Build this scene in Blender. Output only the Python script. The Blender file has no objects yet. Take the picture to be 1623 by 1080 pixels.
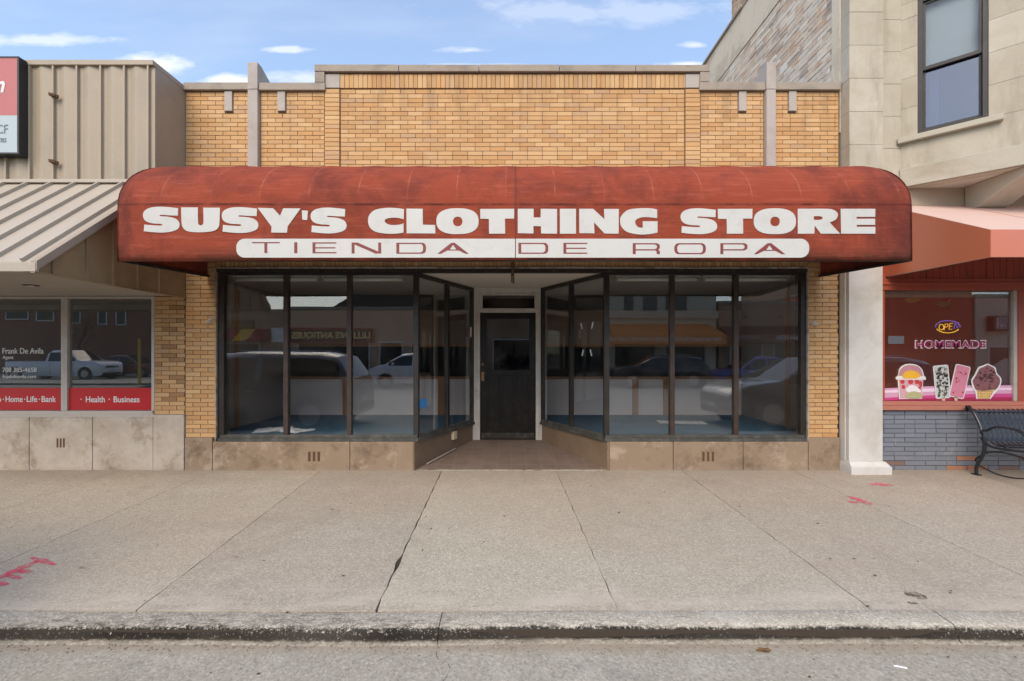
import bpy, bmesh, math, random
from mathutils import Vector, Matrix
R = math.radians
sc = bpy.context.scene
C = sc.collection
rnd = random.Random(7)

# ------------------------------------------------------------------ camera
cam = bpy.data.cameras.new("camera"); camo = bpy.data.objects.new("camera", cam); C.objects.link(camo)
camo.location = (0, -6, 1.54); camo.rotation_euler = (R(90), 0, 0)
cam.lens = 16.0; cam.sensor_width = 36; cam.shift_y = 0.0123; cam.shift_x = 0.0003
cam.clip_start = 0.05; cam.clip_end = 3000
sc.camera = camo
# ------------------------------------------------------------------ world and sun
SUN_EL, SUN_AZ = 42.0, 196.0      # azimuth clockwise from +Y
w = bpy.data.worlds.new("World"); sc.world = w; w.use_nodes = True
def build_world():
    nt = w.node_tree; nt.nodes.clear(); N = nt.nodes.new; L = nt.links.new
    out = N("ShaderNodeOutputWorld"); bg = N("ShaderNodeBackground"); bg.inputs[1].default_value = 0.145
    sky = N("ShaderNodeTexSky"); sky.sky_type = 'NISHITA'; sky.sun_disc = False
    sky.sun_elevation = R(SUN_EL); sky.sun_rotation = R(SUN_AZ); sky.air_density = 1.0; sky.dust_density = 1.6; sky.ozone_density = 1.2
    tc = N("ShaderNodeTexCoord"); sp = N("ShaderNodeSeparateXYZ"); L(tc.outputs["Generated"], sp.inputs[0])
    def M(op, a, b=None, c=None, clamp=False):
        n = N("ShaderNodeMath"); n.operation = op; n.use_clamp = clamp
        for i, x in enumerate((a, b, c)):
            if x is None: continue
            if isinstance(x, (int, float)): n.inputs[i].default_value = x
            else: L(x, n.inputs[i])
        return n.outputs[0]
    ay = M('MAXIMUM', M('ABSOLUTE', sp.outputs[1]), 0.05)
    u = M('DIVIDE', sp.outputs[0], ay); v = M('DIVIDE', sp.outputs[2], ay)
    cb = N("ShaderNodeCombineXYZ"); L(u, cb.inputs[0]); L(v, cb.inputs[1]); L(sp.outputs[1], cb.inputs[2])
    mp = N("ShaderNodeMapping"); mp.inputs["Scale"].default_value = (9, 22, 1); L(cb.outputs[0], mp.inputs[0])
    nz = N("ShaderNodeTexNoise"); nz.inputs["Scale"].default_value = 1.0; nz.inputs["Detail"].default_value = 8; nz.inputs["Roughness"].default_value = .6
    L(mp.outputs[0], nz.inputs["Vector"])
    mp2 = N("ShaderNodeMapping"); mp2.inputs["Scale"].default_value = (2.2, 9, 1); L(cb.outputs[0], mp2.inputs[0])
    nz2 = N("ShaderNodeTexNoise"); nz2.inputs["Scale"].default_value = 1.0; nz2.inputs["Detail"].default_value = 6
    L(mp2.outputs[0], nz2.inputs["Vector"])
    total = M('MULTIPLY', M('SUBTRACT', nz2.outputs[0], .5, clamp=True), .55, clamp=True)
    for px, py, rx, ry, s, k in ((232,104,62,20,.9,.8),(372,133,60,16,.8,.8),(480,124,90,18,.5,1.0),(1100,112,70,16,.6,.9),(60,63,130,12,.5,1.0),(450,79,50,7,.55,1.0),(745,80,48,8,.5,1.0),(1102,72,30,7,.5,1.0),(1092,104,36,9,.85,.9),(980,20,260,26,.25,1.2),(760,104,90,5,.35,1)):
        du = M('DIVIDE', M('SUBTRACT', u, (px-812)/721), rx/721); dv = M('DIVIDE', M('SUBTRACT', v, (560-py)/721), ry/721)
        r = M('SQRT', M('ADD', M('MULTIPLY', du, du), M('MULTIPLY', dv, dv)))
        m = M('ADD', M('SUBTRACT', 1.0, r), M('MULTIPLY', M('SUBTRACT', nz.outputs[0], .5), 2.4*k))
        m = M('MULTIPLY', M('MULTIPLY', m, 1.6, clamp=True), s)
        total = M('MAXIMUM', total, m)
    total = M('MINIMUM', total, .95)
    mx = N("ShaderNodeMix"); mx.data_type = 'RGBA'; L(total, mx.inputs[0])
    # thin white haze over the blue
    hz = N("ShaderNodeMix"); hz.data_type = 'RGBA'; hz.inputs[0].default_value = .15; hs = N('ShaderNodeHueSaturation'); hs.inputs['Saturation'].default_value = 1.1; L(sky.outputs[0], hs.inputs['Color']); L(hs.outputs[0], hz.inputs[6]); hz.inputs[7].default_value = (5, 5.6, 6.5, 1)
    L(hz.outputs[2], mx.inputs[6]); mx.inputs[7].default_value = (4.3, 4.35, 4.5, 1)
    L(mx.outputs[2], bg.inputs[0]); L(bg.outputs[0], out.inputs[0])
build_world()
sun = bpy.data.lights.new("sun", 'SUN'); sun.energy = 1.15; sun.angle = R(38); sun.color = (1.0, .84, .64)
suno = bpy.data.objects.new("sun", sun); C.objects.link(suno)
sd = Vector((math.sin(R(SUN_AZ))*math.cos(R(SUN_EL)), math.cos(R(SUN_AZ))*math.cos(R(SUN_EL)), math.sin(R(SUN_EL))))
suno.rotation_euler = sd.to_track_quat('Z', 'Y').to_euler(); suno.location = (0, -10, 20)
sc.view_settings.view_transform = 'Standard'; sc.view_settings.look = 'None'
sc.view_settings.exposure = 0.95; sc.view_settings.gamma = 1
sc.cycles.max_bounces = 10; sc.cycles.diffuse_bounces = 6; sc.cycles.transparent_max_bounces = 16; sc.cycles.sample_clamp_indirect = 6

# ------------------------------------------------------------------ helpers
WL = {}
def base_of(p):
    return WL.get(p.name, Vector((0, 0, 0))) if p else Vector((0, 0, 0))
def tag(o, label=None, cat=None, group=None, kind=None):
    if label: o['label'] = label
    if cat: o['category'] = cat
    if group: o['group'] = group
    if kind: o['kind'] = kind
    return o
def thing(name, label, cat, loc=(0, 0, 0), rz=0, group=None):
    o = bpy.data.objects.new(name, None); C.objects.link(o); o.location = loc; o.rotation_euler = (0, 0, rz)
    o.empty_display_size = .2
    WL[o.name] = Vector(loc)
    return tag(o, label, cat, group)
def link_mesh(me, name, mat, parent, local=False, smooth=False, bevel=0):
    o = bpy.data.objects.new(name, me); C.objects.link(o)
    me.name = name
    if mat is not None:
        me.materials.clear(); me.materials.append(mat)
    if parent is not None:
        o.parent = parent
        b = base_of(parent)
        if not local: me.transform(Matrix.Translation(-b))
        WL[o.name] = b
    if smooth:
        for p in me.polygons: p.use_smooth = True
    if bevel:
        m = o.modifiers.new("bevel", 'BEVEL'); m.width = bevel; m.segments = 2; m.limit_method = 'ANGLE'
    return o
class MB:
    def __init__(s): s.v = []; s.f = []; s.c = []; s.m = None
    def _v(s, pts):
        i = len(s.v)
        for p in pts: s.v.append(tuple(s.m @ Vector(p)) if s.m else tuple(p))
        return i
    def face(s, pts, col=None):
        i = s._v(pts); s.f.append(tuple(range(i, i+len(pts)))); s.c.append(col); return s
    def hexa(s, p, col=None, back=True):          # p: 8 points, 0-3 bottom ring, 4-7 top ring
        i = s._v(p)
        for q in ((0,3,2,1),(4,5,6,7),(0,1,5,4),(1,2,6,5),(2,3,7,6),(3,0,4,7)):
            s.f.append(tuple(i+k for k in q)); s.c.append(col)
        return s
    def box(s, x0, x1, y0, y1, z0, z1, col=None):
        return s.hexa([(x0,y0,z0),(x1,y0,z0),(x1,y1,z0),(x0,y1,z0),(x0,y0,z1),(x1,y0,z1),(x1,y1,z1),(x0,y1,z1)], col)
    def prism(s, pts, axis, a0, a1, col=None, caps=True):
        n = len(pts)
        def P(p, a):
            return (a, p[0], p[1]) if axis == 'x' else ((p[0], a, p[1]) if axis == 'y' else (p[0], p[1], a))
        i = s._v([P(p, a0) for p in pts] + [P(p, a1) for p in pts])
        for k in range(n):
            s.f.append((i+k, i+(k+1) % n, i+n+(k+1) % n, i+n+k)); s.c.append(col)
        if caps:
            s.f.append(tuple(range(i, i+n))); s.c.append(col); s.f.append(tuple(range(i+n, i+2*n))); s.c.append(col)
        return s
    def sheet(s, rows, col=None):                 # grid of points
        i = s._v([p for r in rows for p in r]); m = len(rows[0])
        for a in range(len(rows)-1):
            for b in range(m-1):
                s.f.append((i+a*m+b, i+a*m+b+1, i+(a+1)*m+b+1, i+(a+1)*m+b)); s.c.append(col)
        return s
    def tube(s, pts, r, n=8, closed=False, rx=None):
        pts = [Vector(p) for p in pts]; rings = []; m = len(pts)
        for k, p in enumerate(pts):
            if closed: t = pts[(k+1) % m] - pts[k-1]
            else: t = pts[min(k+1, m-1)] - pts[max(k-1, 0)]
            t.normalize(); up = Vector((0, 0, 1)) if abs(t.z) < .95 else Vector((1, 0, 0))
            a = t.cross(up).normalized(); b = a.cross(t).normalized()
            rr = r[k] if isinstance(r, (list, tuple)) else r
            rings.append([p + a*math.cos(2*math.pi*j/n)*(rx or rr) + b*math.sin(2*math.pi*j/n)*rr for j in range(n)])
        i = s._v([q for g in rings for q in g]); last = m if closed else m-1
        for k in range(last):
            for j in range(n):
                a, b = k*n, ((k+1) % m)*n
                s.f.append((i+a+j, i+a+(j+1) % n, i+b+(j+1) % n, i+b+j)); s.c.append(None)
        if not closed:
            s.f.append(tuple(i+j for j in range(n))[::-1]); s.c.append(None)
            s.f.append(tuple(i+(m-1)*n+j for j in range(n))); s.c.append(None)
        return s
    def disc(s, c, r0, r1, axis, h, n=20):        # short cylinder or frustum along axis
        a = {'x': Vector((1,0,0)), 'y': Vector((0,1,0)), 'z': Vector((0,0,1))}[axis] if isinstance(axis, str) else axis
        c = Vector(c); u = a.orthogonal().normalized(); v2 = a.cross(u)
        p0 = [c + (u*math.cos(2*math.pi*j/n)+v2*math.sin(2*math.pi*j/n))*r0 for j in range(n)]
        p1 = [c + a*h + (u*math.cos(2*math.pi*j/n)+v2*math.sin(2*math.pi*j/n))*r1 for j in range(n)]
        i = s._v(p0+p1)
        for j in range(n): s.f.append((i+j, i+(j+1) % n, i+n+(j+1) % n, i+n+j)); s.c.append(None)
        s.f.append(tuple(i+j for j in range(n))); s.c.append(None); s.f.append(tuple(i+n+j for j in range(n))); s.c.append(None)
        return s
    def build(s, name, mat, parent=None, local=False, smooth=False, bevel=0, recalc=True):
        me = bpy.data.meshes.new(name); me.from_pydata(s.v, [], s.f); me.update()
        if any(c is not None for c in s.c):
            at = me.color_attributes.new('Col', 'FLOAT_COLOR', 'CORNER'); k = 0; buf = []
            for p, c in zip(me.polygons, s.c):
                c = c or (1, 1, 1)
                for _ in range(p.loop_total): buf += [c[0], c[1], c[2], 1]
            at.data.foreach_set('color', buf)
        if recalc:
            bm = bmesh.new(); bm.from_mesh(me); bmesh.ops.recalc_face_normals(bm, faces=bm.faces); bm.to_mesh(me); bm.free()
        return link_mesh(me, name, mat, parent, local, smooth, bevel)
def struct(o): o['kind'] = 'structure'; return o

# ------------------------------------------------------------------ materials
class NT:
    def __init__(s, name):
        s.mat = bpy.data.materials.new(name); s.mat.use_nodes = True; s.nt = s.mat.node_tree
        s.b = s.nt.nodes["Principled BSDF"]; s.out = s.nt.nodes["Material Output"]
        s.pos = s.n("ShaderNodeTexCoord").outputs["Object"]
        s.geo = s.n("ShaderNodeNewGeometry")
        s.wpos = s.geo.outputs["Position"]
    def n(s, t): return s.nt.nodes.new(t)
    def l(s, a, b): s.nt.links.new(a, b)
    def val(s, x, sock):
        if hasattr(x, 'links') or hasattr(x, 'is_linked'): s.l(x, sock)
        elif isinstance(x, (tuple, list)): sock.default_value = tuple(x)+((1,) if len(x) == 3 and len(sock.default_value) == 4 else ())
        else: sock.default_value = x
    def math(s, op, a, b=0.0, clamp=False):
        n = s.n("ShaderNodeMath"); n.operation = op; n.use_clamp = clamp; s.val(a, n.inputs[0]); s.val(b, n.inputs[1]); return n.outputs[0]
    def scale(s, vec, sx, sy, sz, loc=(0, 0, 0)):
        n = s.n("ShaderNodeMapping"); n.inputs["Scale"].default_value = (sx, sy, sz); n.inputs["Location"].default_value = loc; s.l(vec, n.inputs[0]); return n.outputs[0]
    def noise(s, sc_, detail=5, rough=.55, vec=None, dist=0):
        n = s.n("ShaderNodeTexNoise"); n.inputs["Scale"].default_value = sc_; n.inputs["Detail"].default_value = detail; n.inputs["Roughness"].default_value = rough
        n.inputs["Distortion"].default_value = dist
        s.l(vec if vec is not None else s.wpos, n.inputs["Vector"]); return n.outputs[0]
    def vor(s, sc_, vec=None, out="Distance", feature='F1'):
        n = s.n("ShaderNodeTexVoronoi"); n.feature = feature; n.inputs["Scale"].default_value = sc_
        s.l(vec if vec is not None else s.wpos, n.inputs["Vector"]); return n.outputs[out]
    def ramp(s, x, a, b, clamp=True):        # linear 0..1 between a and b
        n = s.n("ShaderNodeMapRange"); n.clamp = clamp; n.inputs[1].default_value = a; n.inputs[2].default_value = b; s.val(x, n.inputs[0]); return n.outputs[0]
    def mix(s, f, a, b, mode='MIX'):
        n = s.n("ShaderNodeMix"); n.data_type = 'RGBA'; n.blend_type = mode; s.val(f, n.inputs[0]); s.val(a, n.inputs[6]); s.val(b, n.inputs[7]); return n.outputs[2]
    def xyz(s, vec=None):
        n = s.n("ShaderNodeSeparateXYZ"); s.l(vec if vec is not None else s.wpos, n.inputs[0]); return n.outputs
    def bump(s, h, strength=.3, dist=.01):
        n = s.n("ShaderNodeBump"); n.inputs["Strength"].default_value = strength; n.inputs["Distance"].default_value = dist; s.l(h, n.inputs["Height"]); s.l(n.outputs[0], s.b.inputs["Normal"]); return n.outputs[0]
    def fin(s, col, rough=.8, metal=0.0, spec=None):
        s.val(col, s.b.inputs["Base Color"]); s.val(rough, s.b.inputs["Roughness"]); s.val(metal, s.b.inputs["Metallic"])
        if spec is not None: s.b.inputs["Specular IOR Level"].default_value = spec
        return s.mat
def k(c, f): return tuple(min(1, x*f) for x in c)
def simple(name, col, rough=.7, var=.12, sc_=3.0, bump=.0, bsc=40, metal=0, dirt=None, dsc=1.2, damt=.5, spec=None, obj=False):
    t = NT(name); v = t.pos if obj else None
    c = t.mix(t.noise(sc_, 6, .6, vec=v), k(col, 1-var), k(col, 1+var))
    c = t.mix(t.ramp(t.noise(sc_*14, 4, .6, vec=v), .3, .7), c, k(col, 1-var*.7), 'MIX') if var > .05 else c
    if dirt: c = t.mix(t.math('MULTIPLY', t.ramp(t.noise(dsc, 7, .65, vec=v, dist=.4), .48, .68), damt), c, dirt)
    if bump: t.bump(t.noise(bsc, 5, .6, vec=v), bump, .004)
    return t.fin(c, rough, metal, spec)
def brick_mat(name, rough=.85, speck=.15, wash=False):
    t = NT(name); a = t.n("ShaderNodeVertexColor"); a.layer_name = 'Col'
    c = t.mix(t.math('MULTIPLY', t.ramp(t.noise(60, 5, .7), .35, .75), speck), a.outputs[0], (.12, .07, .035))
    c = t.mix(t.math('MULTIPLY', t.ramp(t.noise(1.1, 6, .6), .5, .75), .22), c, (.22, .13, .07))
    x, y, z = t.xyz()[:3]
    if not wash:
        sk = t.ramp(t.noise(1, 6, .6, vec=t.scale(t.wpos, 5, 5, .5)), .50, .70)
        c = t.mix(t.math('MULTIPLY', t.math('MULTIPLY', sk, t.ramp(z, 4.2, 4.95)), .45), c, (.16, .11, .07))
        c = t.mix(t.math('MULTIPLY', t.ramp(t.noise(2.3, 8, .7, dist=.4), .60, .72), .35), c, (.62, .50, .36))
    if wash: c = t.mix(t.math('MULTIPLY', t.ramp(t.noise(3.2, 8, .75), .42, .62), .7), c, (.72, .63, .49))
    t.bump(t.noise(90, 4, .6), .25, .004)
    return t.fin(c, rough)
def stone_mat():
    t = NT("limestone_blocks"); a = t.n("ShaderNodeVertexColor"); a.layer_name = 'Col'
    c = t.mix(t.math('MULTIPLY', t.ramp(t.noise(2.2, 8, .7, dist=.5), .40, .68), .55), a.outputs[0], (.33, .285, .20))
    c = t.mix(t.math('MULTIPLY', t.ramp(t.noise(1, 7, .65, vec=t.scale(t.wpos, 4, 4, .7)), .52, .72), .6), c, (.27, .235, .17))
    c = t.mix(t.math('MULTIPLY', t.ramp(t.noise(6, 6, .7), .6, .75), .5), c, (.60, .57, .50))
    t.bump(t.noise(45, 6, .65), .4, .004)
    return t.fin(c, .9)
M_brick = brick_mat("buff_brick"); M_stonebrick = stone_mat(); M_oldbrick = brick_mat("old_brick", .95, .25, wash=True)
M_graybrick = brick_mat("painted_gray_brick", .55, .08)
M_mortar = simple("mortar", (.20, .125, .065), .95, .2, 8)
M_mortar_lt = simple("pale_mortar", (.40, .33, .25), .95, .2, 8)
M_graymortar = simple("painted_gray_mortar", (.11, .12, .14), .7, .2, 8)
M_coping = simple("weathered_stone_coping", (.34, .29, .235), .9, .16, 5, .5, 60, dirt=(.14, .115, .09), dsc=2.2, damt=.55)
M_fin = simple("smooth_stone_fin", (.42, .38, .34), .85, .1, 4, .3, 60, dirt=(.25, .2, .16), dsc=2, damt=.4)
M_lime = simple("limestone", (.46, .42, .335), .9, .1, 3, .3, 50, dirt=(.27, .21, .13), dsc=1.3, damt=.5)
M_white = simple("white_painted_stone", (.58, .57, .54), .6, .05, 4, .2, 40, dirt=(.36, .32, .26), dsc=1.8, damt=.5)
def bulk_mat(name, a, b, dark, th=(.46, .6)):
    t = NT(name)
    c = t.mix(t.noise(3.5, 6, .6), k(a, .85), k(a, 1.15))
    c = t.mix(t.ramp(t.noise(2.4, 8, .72, dist=.1), th[0], th[1]), c, b)
    c = t.mix(t.math('MULTIPLY', t.ramp(t.noise(3.1, 8, .7, vec=t.scale(t.wpos, 1, 1, 1, (5, 3, 1)), dist=.1), .50, .66), .75), c, dark)
    z = t.xyz()[2]; e = t.ramp(t.math('ADD', z, t.math('MULTIPLY', t.noise(5, 5, .6), .12)), .10, .04)
    c = t.mix(t.math('MULTIPLY', e, .5), c, (.30, .26, .22))
    t.bump(t.noise(45, 6, .65), .4, .005)
    return t.fin(c, .88)
M_bulk = bulk_mat("tan_stone_base", (.27, .20, .135), (.38, .30, .225), (.13, .085, .055), (.53, .64))
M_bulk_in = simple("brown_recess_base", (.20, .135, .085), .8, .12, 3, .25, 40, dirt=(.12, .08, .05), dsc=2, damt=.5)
M_bulk_pale = bulk_mat("pale_stone_base", (.42, .36, .29), (.50, .45, .38), (.20, .14, .09), (.42, .6))
M_frame = simple("dark_bronze_frame", (.022, .017, .013), .45, .25, 6, .1, 40, dirt=(.07, .06, .05), dsc=5, damt=.4)
M_mull = simple("brown_mullion", (.045, .028, .02), .5, .25, 6, dirt=(.09, .07, .055), dsc=6, damt=.4)
M_sillm = simple("dusty_grey_sill", (.06, .06, .052), .6, .3, 7, dirt=(.16, .15, .13), dsc=7, damt=.6)
M_chip = simple("chipped_cream_paint", (.42, .37, .30), .9, .3, 14, .5, 40, dirt=(.12, .09, .07), dsc=9, damt=.9)
M_beam = simple("rusty_black_beam", (.025, .02, .016), .8, .4, 12, .4, 30, dirt=(.12, .07, .04), dsc=8, damt=.4)
M_trimwhite = simple("old_white_trim", (.50, .47, .42), .6, .1, 6, .2, 50, dirt=(.25, .21, .17), dsc=6, damt=.45)
M_recceil = simple("cream_soffit", (.62, .57, .49), .8, .06, 2)
M_door = simple("black_door_paint", (.008, .007, .006), .4, .4, 8, .2, 30, dirt=(.03, .018, .01), dsc=9, damt=.6, spec=.25)
M_brass = simple("old_brass", (.25, .14, .06), .4, .3, 20, metal=1)
M_carpet = simple("blue_carpet", (.045, .155, .27), .98, .2, 5, .4, 200, dirt=(.10, .17, .22), dsc=3, damt=.4)
M_panel = simple("grey_panel", (.74, .64, .60), .6, .05, 2)
M_panel2 = simple("tan_valance_panel", (.31, .20, .145), .6, .06, 2)
M_wood = simple("orange_wood_trim", (.40, .17, .06), .5, .2, 8)
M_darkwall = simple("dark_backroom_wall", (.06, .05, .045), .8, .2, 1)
M_dispceil = simple("grey_ceiling", (.45, .39, .34), .85, .1, 2)
M_paper = simple("white_paper", (.8, .82, .86), .6, .03, 8)
M_tubewhite = simple("white_lamp_tube", (.85, .85, .78), .4, .03, 4)
M_metal = simple("tan_painted_metal", (.35, .29, .21), .5, .07, 2.2, .5, 2.2, dirt=(.26, .22, .18), dsc=1.5, damt=.5)
M_metal_lt = simple("tan_roof_metal", (.43, .375, .30), .45, .07, 1.6, .4, 2.5, dirt=(.36, .30, .25), dsc=1.2, damt=.4)
M_metal_dk = simple("brown_gable_metal", (.33, .225, .12), .5, .12, 2, .06, 3, dirt=(.12, .085, .06), dsc=1.5, damt=.5)
M_soffit = simple("taupe_soffit", (.36, .32, .27), .7, .05, 2)
M_alu = simple("weathered_aluminium", (.50, .46, .41), .45, .08, 6, metal=0.2, dirt=(.3, .26, .22), dsc=6, damt=.4)
M_rust = simple("rusty_iron", (.12, .06, .03), .9, .4, 40, .5, 40)
M_black = simple("matte_black", (.012, .013, .016), .5, .2, 10)
M_gloss = simple("gloss_black_steel", (.02, .024, .03), .25, .15, 10)
M_signred = simple("faded_red_sign_face", (.44, .13, .115), .35, .05, 3)
M_signwhite = simple("white_sign_face", (.40, .46, .48), .35, .03, 3)
M_signgrey = simple("grey_lettering", (.16, .2, .25), .5, .05)
M_letter = simple("white_lettering", (.70, .70, .68), .5, .03)
M_vred = simple("red_vinyl_band", (.46, .014, .018), .35, .05, 3)
M_awnwhite = None
M_cream = simple("cream_stone", (.55, .50, .38), .85, .1, 2)
M_redwall = simple("red_painted_siding", (.34, .055, .025), .6, .15, 3, dirt=(.1, .02, .012), dsc=3, damt=.4)
M_redtrim = simple("red_painted_trim", (.38, .075, .038), .5, .12, 4, dirt=(.2, .05, .03), dsc=3, damt=.4)
M_pinktrim = simple("salmon_painted_sill", (.44, .17, .12), .5, .1, 4, dirt=(.3, .12, .09), dsc=3, damt=.5)
M_tape = simple("blue_tape", (.05, .25, .6), .5, .05)
M_plastic = simple("cream_plastic", (.55, .45, .30), .5, .05)

def glass_mat(name, tint=(.80, .82, .80), gain=1.0, add=0.0):
    m = bpy.data.materials.new(name); m.use_nodes = True; nt = m.node_tree; nt.nodes.clear()
    out = nt.nodes.new("ShaderNodeOutputMaterial"); mx = nt.nodes.new("ShaderNodeMixShader")
    tr = nt.nodes.new("ShaderNodeBsdfTransparent"); tr.inputs[0].default_value = (*tint, 1)
    gl = nt.nodes.new("ShaderNodeBsdfGlossy"); gl.inputs["Roughness"].default_value = 0.0; gl.inputs[0].default_value = (.95, .97, 1, 1)
    fr = nt.nodes.new("ShaderNodeFresnel")
    bf = nt.nodes.new("ShaderNodeNewGeometry"); io = nt.nodes.new("ShaderNodeMath"); io.operation = 'MULTIPLY_ADD'; io.inputs[1].default_value = 1/1.5-1.5; io.inputs[2].default_value = 1.5
    nt.links.new(bf.outputs["Backfacing"], io.inputs[0]); nt.links.new(io.outputs[0], fr.inputs[0])
    ma = nt.nodes.new("ShaderNodeMath"); ma.operation = 'MULTIPLY_ADD'; ma.inputs[1].default_value = gain; ma.inputs[2].default_value = add; ma.use_clamp = True
    # slight waviness of old plate glass
    nz = nt.nodes.new("ShaderNodeTexNoise"); nz.inputs["Scale"].default_value = 1.3; nz.inputs["Detail"].default_value = 1
    ge = nt.nodes.new("ShaderNodeNewGeometry"); nt.links.new(ge.outputs["Position"], nz.inputs["Vector"])
    bp = nt.nodes.new("ShaderNodeBump"); bp.inputs["Strength"].default_value = .03; bp.inputs["Distance"].default_value = .01
    nt.links.new(nz.outputs[0], bp.inputs["Height"]); nt.links.new(bp.outputs[0], gl.inputs["Normal"])
    nt.links.new(fr.outputs[0], ma.inputs[0]); nt.links.new(ma.outputs[0], mx.inputs[0])
    df = nt.nodes.new("ShaderNodeBsdfDiffuse"); df.inputs[0].default_value = (.6, .58, .54, 1); gm = nt.nodes.new("ShaderNodeMixShader")
    gn = nt.nodes.new("ShaderNodeTexNoise"); gn.inputs["Scale"].default_value = 2.5; gn.inputs["Detail"].default_value = 8; gn.inputs["Roughness"].default_value = .7; nt.links.new(ge.outputs["Position"], gn.inputs["Vector"])
    gr = nt.nodes.new("ShaderNodeMapRange"); gr.inputs[1].default_value = .4; gr.inputs[2].default_value = .75; gr.inputs[4].default_value = .018 if gain != 1.6 else .09; nt.links.new(gn.outputs[0], gr.inputs[0]); nt.links.new(gr.outputs[0], gm.inputs[0]); nt.links.new(tr.outputs[0], gm.inputs[1]); nt.links.new(df.outputs[0], gm.inputs[2]); nt.links.new(gm.outputs[0], mx.inputs[1]); nt.links.new(gl.outputs[0], mx.inputs[2]); nt.links.new(mx.outputs[0], out.inputs[0])
    return m
M_glass = glass_mat("shop_window_glass", (.95, .96, .95), 1.9)
M_glass_dk = glass_mat("tinted_glass", (.6, .6, .6), 1.6)
def awning_mat():
    t = NT("worn_red_canvas"); x, y, z = t.xyz()[:3]
    c = t.mix(t.noise(1.5, 6, .6), (.225, .041, .019), (.32, .072, .036))
    c = t.mix(t.math('MULTIPLY', t.noise(350, 2, .5), .35), c, (.20, .03, .02))
    # weave wrinkle streaks, horizontal on the curve
    st = t.noise(1, 4, .6, vec=t.scale(t.wpos, 2.5, 26, 26))
    c = t.mix(t.math('MULTIPLY', t.ramp(st, .52, .75), .35), c, (.46, .13, .10))
    # worn lines over the ribs
    fx = t.math('ABSOLUTE', t.math('SUBTRACT', t.math('FRACT', t.math('ADD', t.math('MULTIPLY', t.math('ADD', x, 4.03+.03), 1/.5), 0)), .5))
    rib = t.math('MULTIPLY', t.ramp(t.math('SUBTRACT', .5, fx), .016, .004), t.ramp(z, 3.08, 3.2))
    rib = t.math('MULTIPLY', rib, t.ramp(t.noise(9, 4, .6), .35, .6))
    c = t.mix(t.math('MULTIPLY', rib, .36), c, (.55, .22, .16))
    en = t.math('MULTIPLY', t.ramp(t.math('ABSOLUTE', t.math('SUBTRACT', x, .03)), 3.1, 4.0), t.ramp(t.noise(1, 6, .7, vec=t.scale(t.wpos, 4, 2, 1.4)), .44, .62))
    c = t.mix(t.math('MULTIPLY', en, .6), c, (.06, .02, .02))
    tp = t.math('MULTIPLY', t.ramp(z, 3.15, 3.7), t.ramp(t.noise(1, 6, .7, vec=t.scale(t.wpos, 2.6, 2, 2)), .48, .66))
    c = t.mix(t.math('MULTIPLY', tp, .55), c, (.07, .024, .018))
    # mould blotches
    bl = t.ramp(t.noise(1, 7, .7, vec=t.scale(t.wpos, 1.35, 1.0, 1.3, (3.3, 0, 1.2)), dist=.3), .47, .66)
    c = t.mix(t.math('MULTIPLY', bl, .66), c, (.085, .022, .018))
    # vertical drip streaks on the lower face
    dr = t.ramp(t.noise(1, 6, .65, vec=t.scale(t.wpos, 7, 1, .9)), .50, .72)
    dr = t.math('MULTIPLY', dr, t.ramp(z, 3.05, 2.55))
    dr = t.math('MULTIPLY', dr, t.ramp(t.noise(.8, 3, .5), .42, .62))
    c = t.mix(t.math('MULTIPLY', dr, .9), c, (.045, .02, .025))
    # dirty hem
    e = t.math('MULTIPLY', t.ramp(z, 2.64, 2.50), t.ramp(t.noise(3, 6, .65), .36, .55))
    c = t.mix(t.math('MULTIPLY', e, .75), c, (.06, .025, .015))
    # seam line
    sl = t.ramp(t.math('ABSOLUTE', t.math('SUBTRACT', z, 3.045)), .016, .006)
    c = t.mix(t.math('MULTIPLY', sl, t.ramp(t.noise(5, 4, .6), .3, .6)), c, (.09, .02, .015))
    c = t.mix(t.math('MULTIPLY', t.ramp(t.vor(22), .05, .03), .8), c, (.6, .4, .33))
    t.bump(t.math('ADD', st, t.math('MULTIPLY', t.noise(3, 4, .6), 1.2)), .35, .02)
    return t.fin(c, .8, 0, .15)
M_awn = awning_mat()
def awnwhite():
    t = NT("worn_white_awning_paint")
    c = t.mix(t.noise(2.5, 7, .65), (.47, .47, .44), (.58, .58, .55))
    c = t.mix(t.math('MULTIPLY', t.ramp(t.noise(7, 8, .75), .52, .72), .5), c, (.40, .37, .34))
    return t.fin(c, .6)
M_awnwhite = awnwhite()
M_awnred = simple("maroon_lettering", (.20, .035, .03), .6, .15, 9)
def shade_fabric():
    t = NT("salmon_vinyl_awning"); c = t.mix(t.noise(1.2, 4), (.50, .13, .055), (.56, .16, .075))
    t.b.inputs["Coat Weight"].default_value = .9; t.b.inputs["Coat Roughness"].default_value = .35; t.b.inputs["Sheen Weight"].default_value = .15; t.b.inputs["Sheen Roughness"].default_value = .4
    return t.fin(c, .45, 0, .6)
M_salmon = shade_fabric()
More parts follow.
